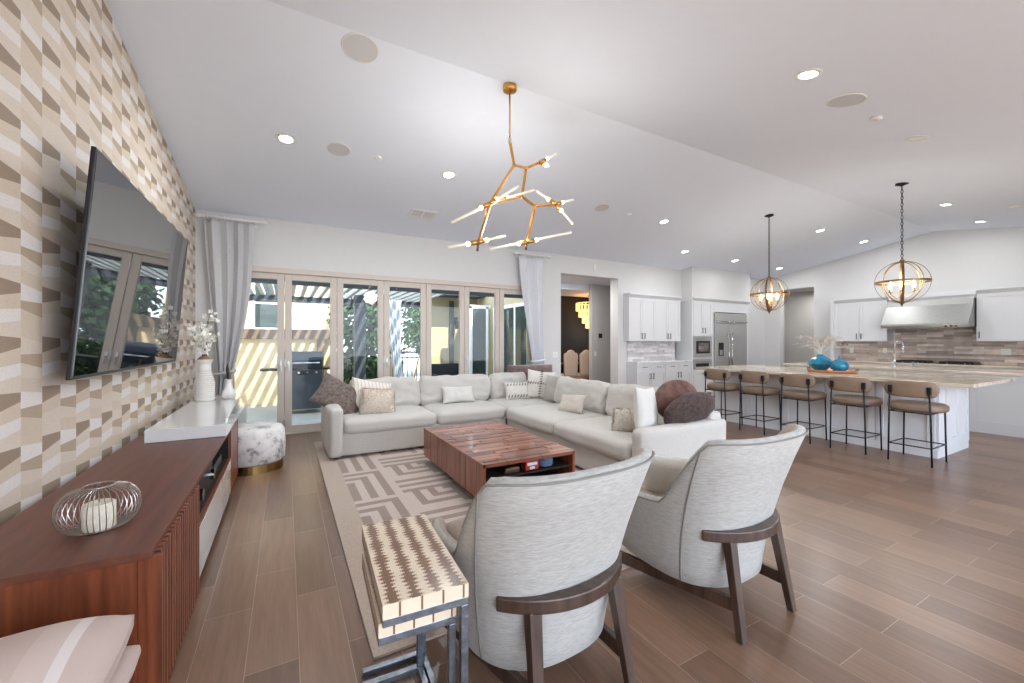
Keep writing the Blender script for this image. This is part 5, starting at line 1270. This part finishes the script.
# neighbouring house
t = thing('neighbor_house', 'cream stucco house beyond the garden wall with grey windows', 'house', (-2, 15, 0))
bm = BM(); box(bm, -9, 1.3, 15, 19, 0, 6.2); obj('wall_face', bm, 'stucco', t, world=True)
for x, z0, z1 in ((-0.9, 1.75, 3.4), (-3.6, 1.75, 3.4)):
    bm = BM(); box(bm, x, x+0.85, 14.95, 15.02, z0, z1); w = obj('window', bm, 'trimwhite', t, world=True)
    bm = BM(); box(bm, x+0.06, x+0.79, 14.93, 14.96, z0+0.06, (z0+z1)/2-0.03); box(bm, x+0.06, x+0.79, 14.93, 14.96, (z0+z1)/2+0.03, z1-0.06); obj('pane', bm, 'dglass', w, world=True)
bm = BM(); box(bm, -9.4, 1.5, 14.5, 19.5, 6.2, 6.4); obj('roof', bm, 'brownpaint', t, world=True)
# grill
t = thing('barbecue_grill', 'dark stainless barbecue grill on the patio seen through the left doors', 'grill', (0.25, 9.0, 0))
bm = BM(); box(bm, -0.05, 0.62, 8.75, 9.3, 0.08, 0.84); obj('cart', bm, 'slatdark', t, world=True, bevel=0.01)
bm = BM(); prism(bm, [(8.72, 0.84), (9.32, 0.84), (9.32, 1.05), (9.2, 1.17), (8.95, 1.18), (8.76, 1.02)], -0.06, 0.63, 0); obj('lid', bm, 'black', t, world=True, bevel=0.02)
bm = BM(); cyl(bm, (0.0, 8.70, 0.96), (0.57, 8.70, 0.96), 0.014); obj('lid_handle', bm, 'chrome', t, world=True)
for a, b in ((-0.42, -0.06), (0.63, 1.0)):
    bm = BM(); box(bm, a, b, 8.8, 9.25, 0.82, 0.86); obj('side_shelf', bm, 'black', t, world=True)
for k in range(4):
    bm = BM(); cyl(bm, (0.06+k*0.15, 8.75, 0.78), (0.06+k*0.15, 8.71, 0.78), 0.022, 12); obj('knob', bm, 'chrome', t, world=True)
# railing and greenery
t = thing('iron_railing', 'black iron railing at the end of the patio in front of the trees', 'railing', (4, 11.6, 0))
bm = BM(); box(bm, 1.0, 9.0, 11.58, 11.62, 1.04, 1.09); obj('top_rail', bm, 'black', t, world=True)
bm = BM(); box(bm, 1.0, 9.0, 11.585, 11.615, 0.10, 0.13); box(bm, 1.0, 9.0, 11.585, 11.615, 0.9, 0.93); obj('lower_rail', bm, 'black', t, world=True)
for k in range(60):
    bm = BM(); x = 1.0+k*0.134; box(bm, x-0.008, x+0.008, 11.592, 11.608, 0, 1.06); obj('baluster', bm, 'black', t, world=True)
def blob_tree(name, label, x, y, h, r, seed, mat='tree', cat='tree', grp='trees beyond the railing'):
    t_ = thing(name, label, cat, (x, y, 0), 0, grp); r_ = random.Random(seed)
    bm = BM(); tube(bm, [(0, 0, 0), (0.05, 0, h*0.35), (0, 0.05, h*0.65)], [0.13, 0.1, 0.05], 8); obj('trunk', bm, 'bark', t_)
    lb_ = BM()
    for k in range(2600):
        d = Vector((r_.gauss(0, 1), r_.gauss(0, 1), r_.gauss(0, 1))).normalized(); q = r_.uniform(0.55, 1.0)
        lump = 1+0.28*noise.noise(d*2.2+Vector((seed, 0, 0)))
        c = Vector((d.x*r*q*lump, d.y*r*q*lump, h*0.58+d.z*h*0.42*q*lump))
        n_ = Vector((r_.gauss(0, 1), r_.gauss(0, 1), r_.gauss(0, 1))).normalized(); u = n_.orthogonal().normalized(); w = n_.cross(u); s = r_.uniform(0.07, 0.15)
        lb_.faces.new([lb_.verts.new(c+v) for v in (-u*s, -w*s*0.45, u*s, w*s*0.45)])
    obj('foliage', lb_, mat, t_); return t_
for i, (x, y, h, r, lb) in enumerate(((2.25, 14.3, 3.4, 1.0, 'bushy tree left of the patio column beyond the railing'), (5.3, 16.0, 3.2, 1.2, 'round green tree framed by the third and fourth glass doors'), (7.0, 14.2, 3.8, 1.1, 'tall dark tree right of the far wing beyond the railing'),
                          (9.8, 15.4, 4.0, 1.4, 'green tree seen through the last glass door'), (4.4, 19.5, 4.4, 1.7, 'distant tall tree rising behind the round one'), (14.0, 20.0, 4.6, 2.0, 'farthest large tree on the right'))):
    blob_tree('leafy_tree', lb, x, y, h, r, i+1, 'tree' if i % 2 else 'hedge')
bm = BM(); r_ = random.Random(2)
for k in range(5200):
    x = r_.choice((r_.uniform(1.0, 3.1), r_.uniform(5.1, 12.0))); z = r_.uniform(0.05, 1.0+0.15*math.sin(x*2)); y = 12.6+r_.choice((0, 0.9))*r_.random()+r_.uniform(-0.2, 0.2)
    n_ = Vector((r_.gauss(0, 1), r_.gauss(0, 1), r_.gauss(0, 1))).normalized(); u = n_.orthogonal().normalized(); w = n_.cross(u); s = r_.uniform(0.06, 0.11); c = Vector((x, y, z))
    bm.faces.new([bm.verts.new(c+v) for v in (-u*s, -w*s*0.5, u*s, w*s*0.5)])
o = single('hedge', bm, 'hedge', 'low clipped green hedge running behind the iron railing', 'hedge')
# house wing on the right of the patio
t = thing('house_wing', 'tan stucco wing of the house closing the patio on the right', 'house', (4.6, 10.6, 0))
bm = BM(); box(bm, 3.35, 4.3, 10.9, 11.4, 0, 3.2); box(bm, 4.85, 4.9, 7.15, 10.9, 0, 3.1); box(bm, 4.3, 4.9, 10.9, 11.4, 0, 3.2); box(bm, 2.62, 2.92, 12.2, 12.5, 0, 2.6); obj('wall_face', bm, 'tan_stucco', t, world=True)
bm = BM(); box(bm, 3.35, 4.89, 10.3, 11.5, 2.6, 2.9); obj('eave', bm, 'slatdark', t, world=True)
bm = BM(); box(bm, 4.0, 4.12, 10.84, 10.9, 0, 2.5); obj('downpipe', bm, 'slatdark', t, world=True)
bm = BM(); box(bm, 4.26, 4.32, 10.0, 10.07, 0, 2.3); box(bm, 4.26, 4.85, 10.0, 10.07, 2.25, 2.34); box(bm, 4.72, 4.78, 10.0, 10.07, 0, 2.3); box(bm, 4.83, 4.86, 7.6, 9.8, 2.2, 2.28); box(bm, 4.83, 4.86, 8.6, 8.68, 0.1, 2.2); box(bm, 4.83, 4.86, 9.72, 9.8, 0.1, 2.2); obj('slider_frame', bm, 'trimwhite', t, world=True)
bm = BM(); box(bm, 4.32, 4.72, 10.02, 10.05, 0.0, 2.25); box(bm, 4.835, 4.845, 7.6, 9.75, 0.1, 2.2); obj('slider_glass', bm, 'dglass', t, world=True)
t = thing('wall_sconce', 'black wall sconce on the tan wing outside', 'sconce', (4.19, 10.85, 1.9))
bm = BM(); box(bm, 4.14, 4.24, 10.86, 10.9, 1.85, 2.05); obj('back_plate', bm, 'black', t, world=True)
bm = BM(); tube(bm, [(4.19, 10.86, 2.0), (4.19, 10.76, 2.02), (4.19, 10.72, 1.97)], 0.01, 6); obj('arm', bm, 'black', t, world=True)
bm = BM(); box(bm, 4.13, 4.25, 10.66, 10.78, 1.72, 1.95); obj('lantern_case', bm, 'black', t, world=True, bevel=0.01)
# outdoor curtain, broom, lounge chair, planter
bm = BM()
grid_faces(bm, lambda u, v: (2.02+0.42*u*(1-0.55*math.sin(v*PI*0.5))+0.0+0.32*v*0.9, 9.9+0.04*math.sin(u*26), 2.36-2.2*v), 50, 20)
o = single('outdoor_curtain', bm, 'curtain2', 'white outdoor curtain tied at the pergola seen through the fourth door', 'curtain', smooth=True)
md = o.modifiers.new('solid', 'SOLIDIFY'); md.thickness = 0.005
t = thing('broom', 'wooden handled broom leaning outside the fourth glass door', 'broom', (2.55, 8.6, 0))
bm = BM(); cyl(bm, (2.28, 8.6, 0.22), (2.6, 8.75, 1.35), 0.014, 8); obj('handle', bm, 'orangewood', t, world=True)
bm = BM(); prism(bm, [(2.12, 0.0), (2.40, 0.0), (2.34, 0.20), (2.24, 0.24)], 8.57, 8.63, 1); obj('bristles', bm, 'oatmeal', t, world=True)
t = thing('patio_armchair', 'dark outdoor armchair on the patio outside the middle doors', 'patio chair', (3.3, 8.9, 0))
bm = cushion(0.62, 0.62, 0.14, 0.04, 0.02); place(bm, (3.3, 8.9, 0.40)); obj('seat', bm, 'grey_pillow', t, world=True, smooth=True)
bm = BM(); box(bm, 2.96, 3.64, 9.2, 9.27, 0.3, 0.85); obj('backrest', bm, 'black', t, world=True, bevel=0.01)
for x in (2.94, 3.6):
    bm = BM(); box(bm, x, x+0.06, 8.58, 9.25, 0.58, 0.62); obj('armrest', bm, 'black', t, world=True)
    for y in (8.58, 9.2):
        bm = BM(); box(bm, x, x+0.05, y, y+0.05, 0, 0.6); obj('leg', bm, 'black', t, world=True)
bm = BM(); box(bm, 2.98, 3.62, 8.62, 9.2, 0.28, 0.33); obj('seat_frame', bm, 'black', t, world=True)
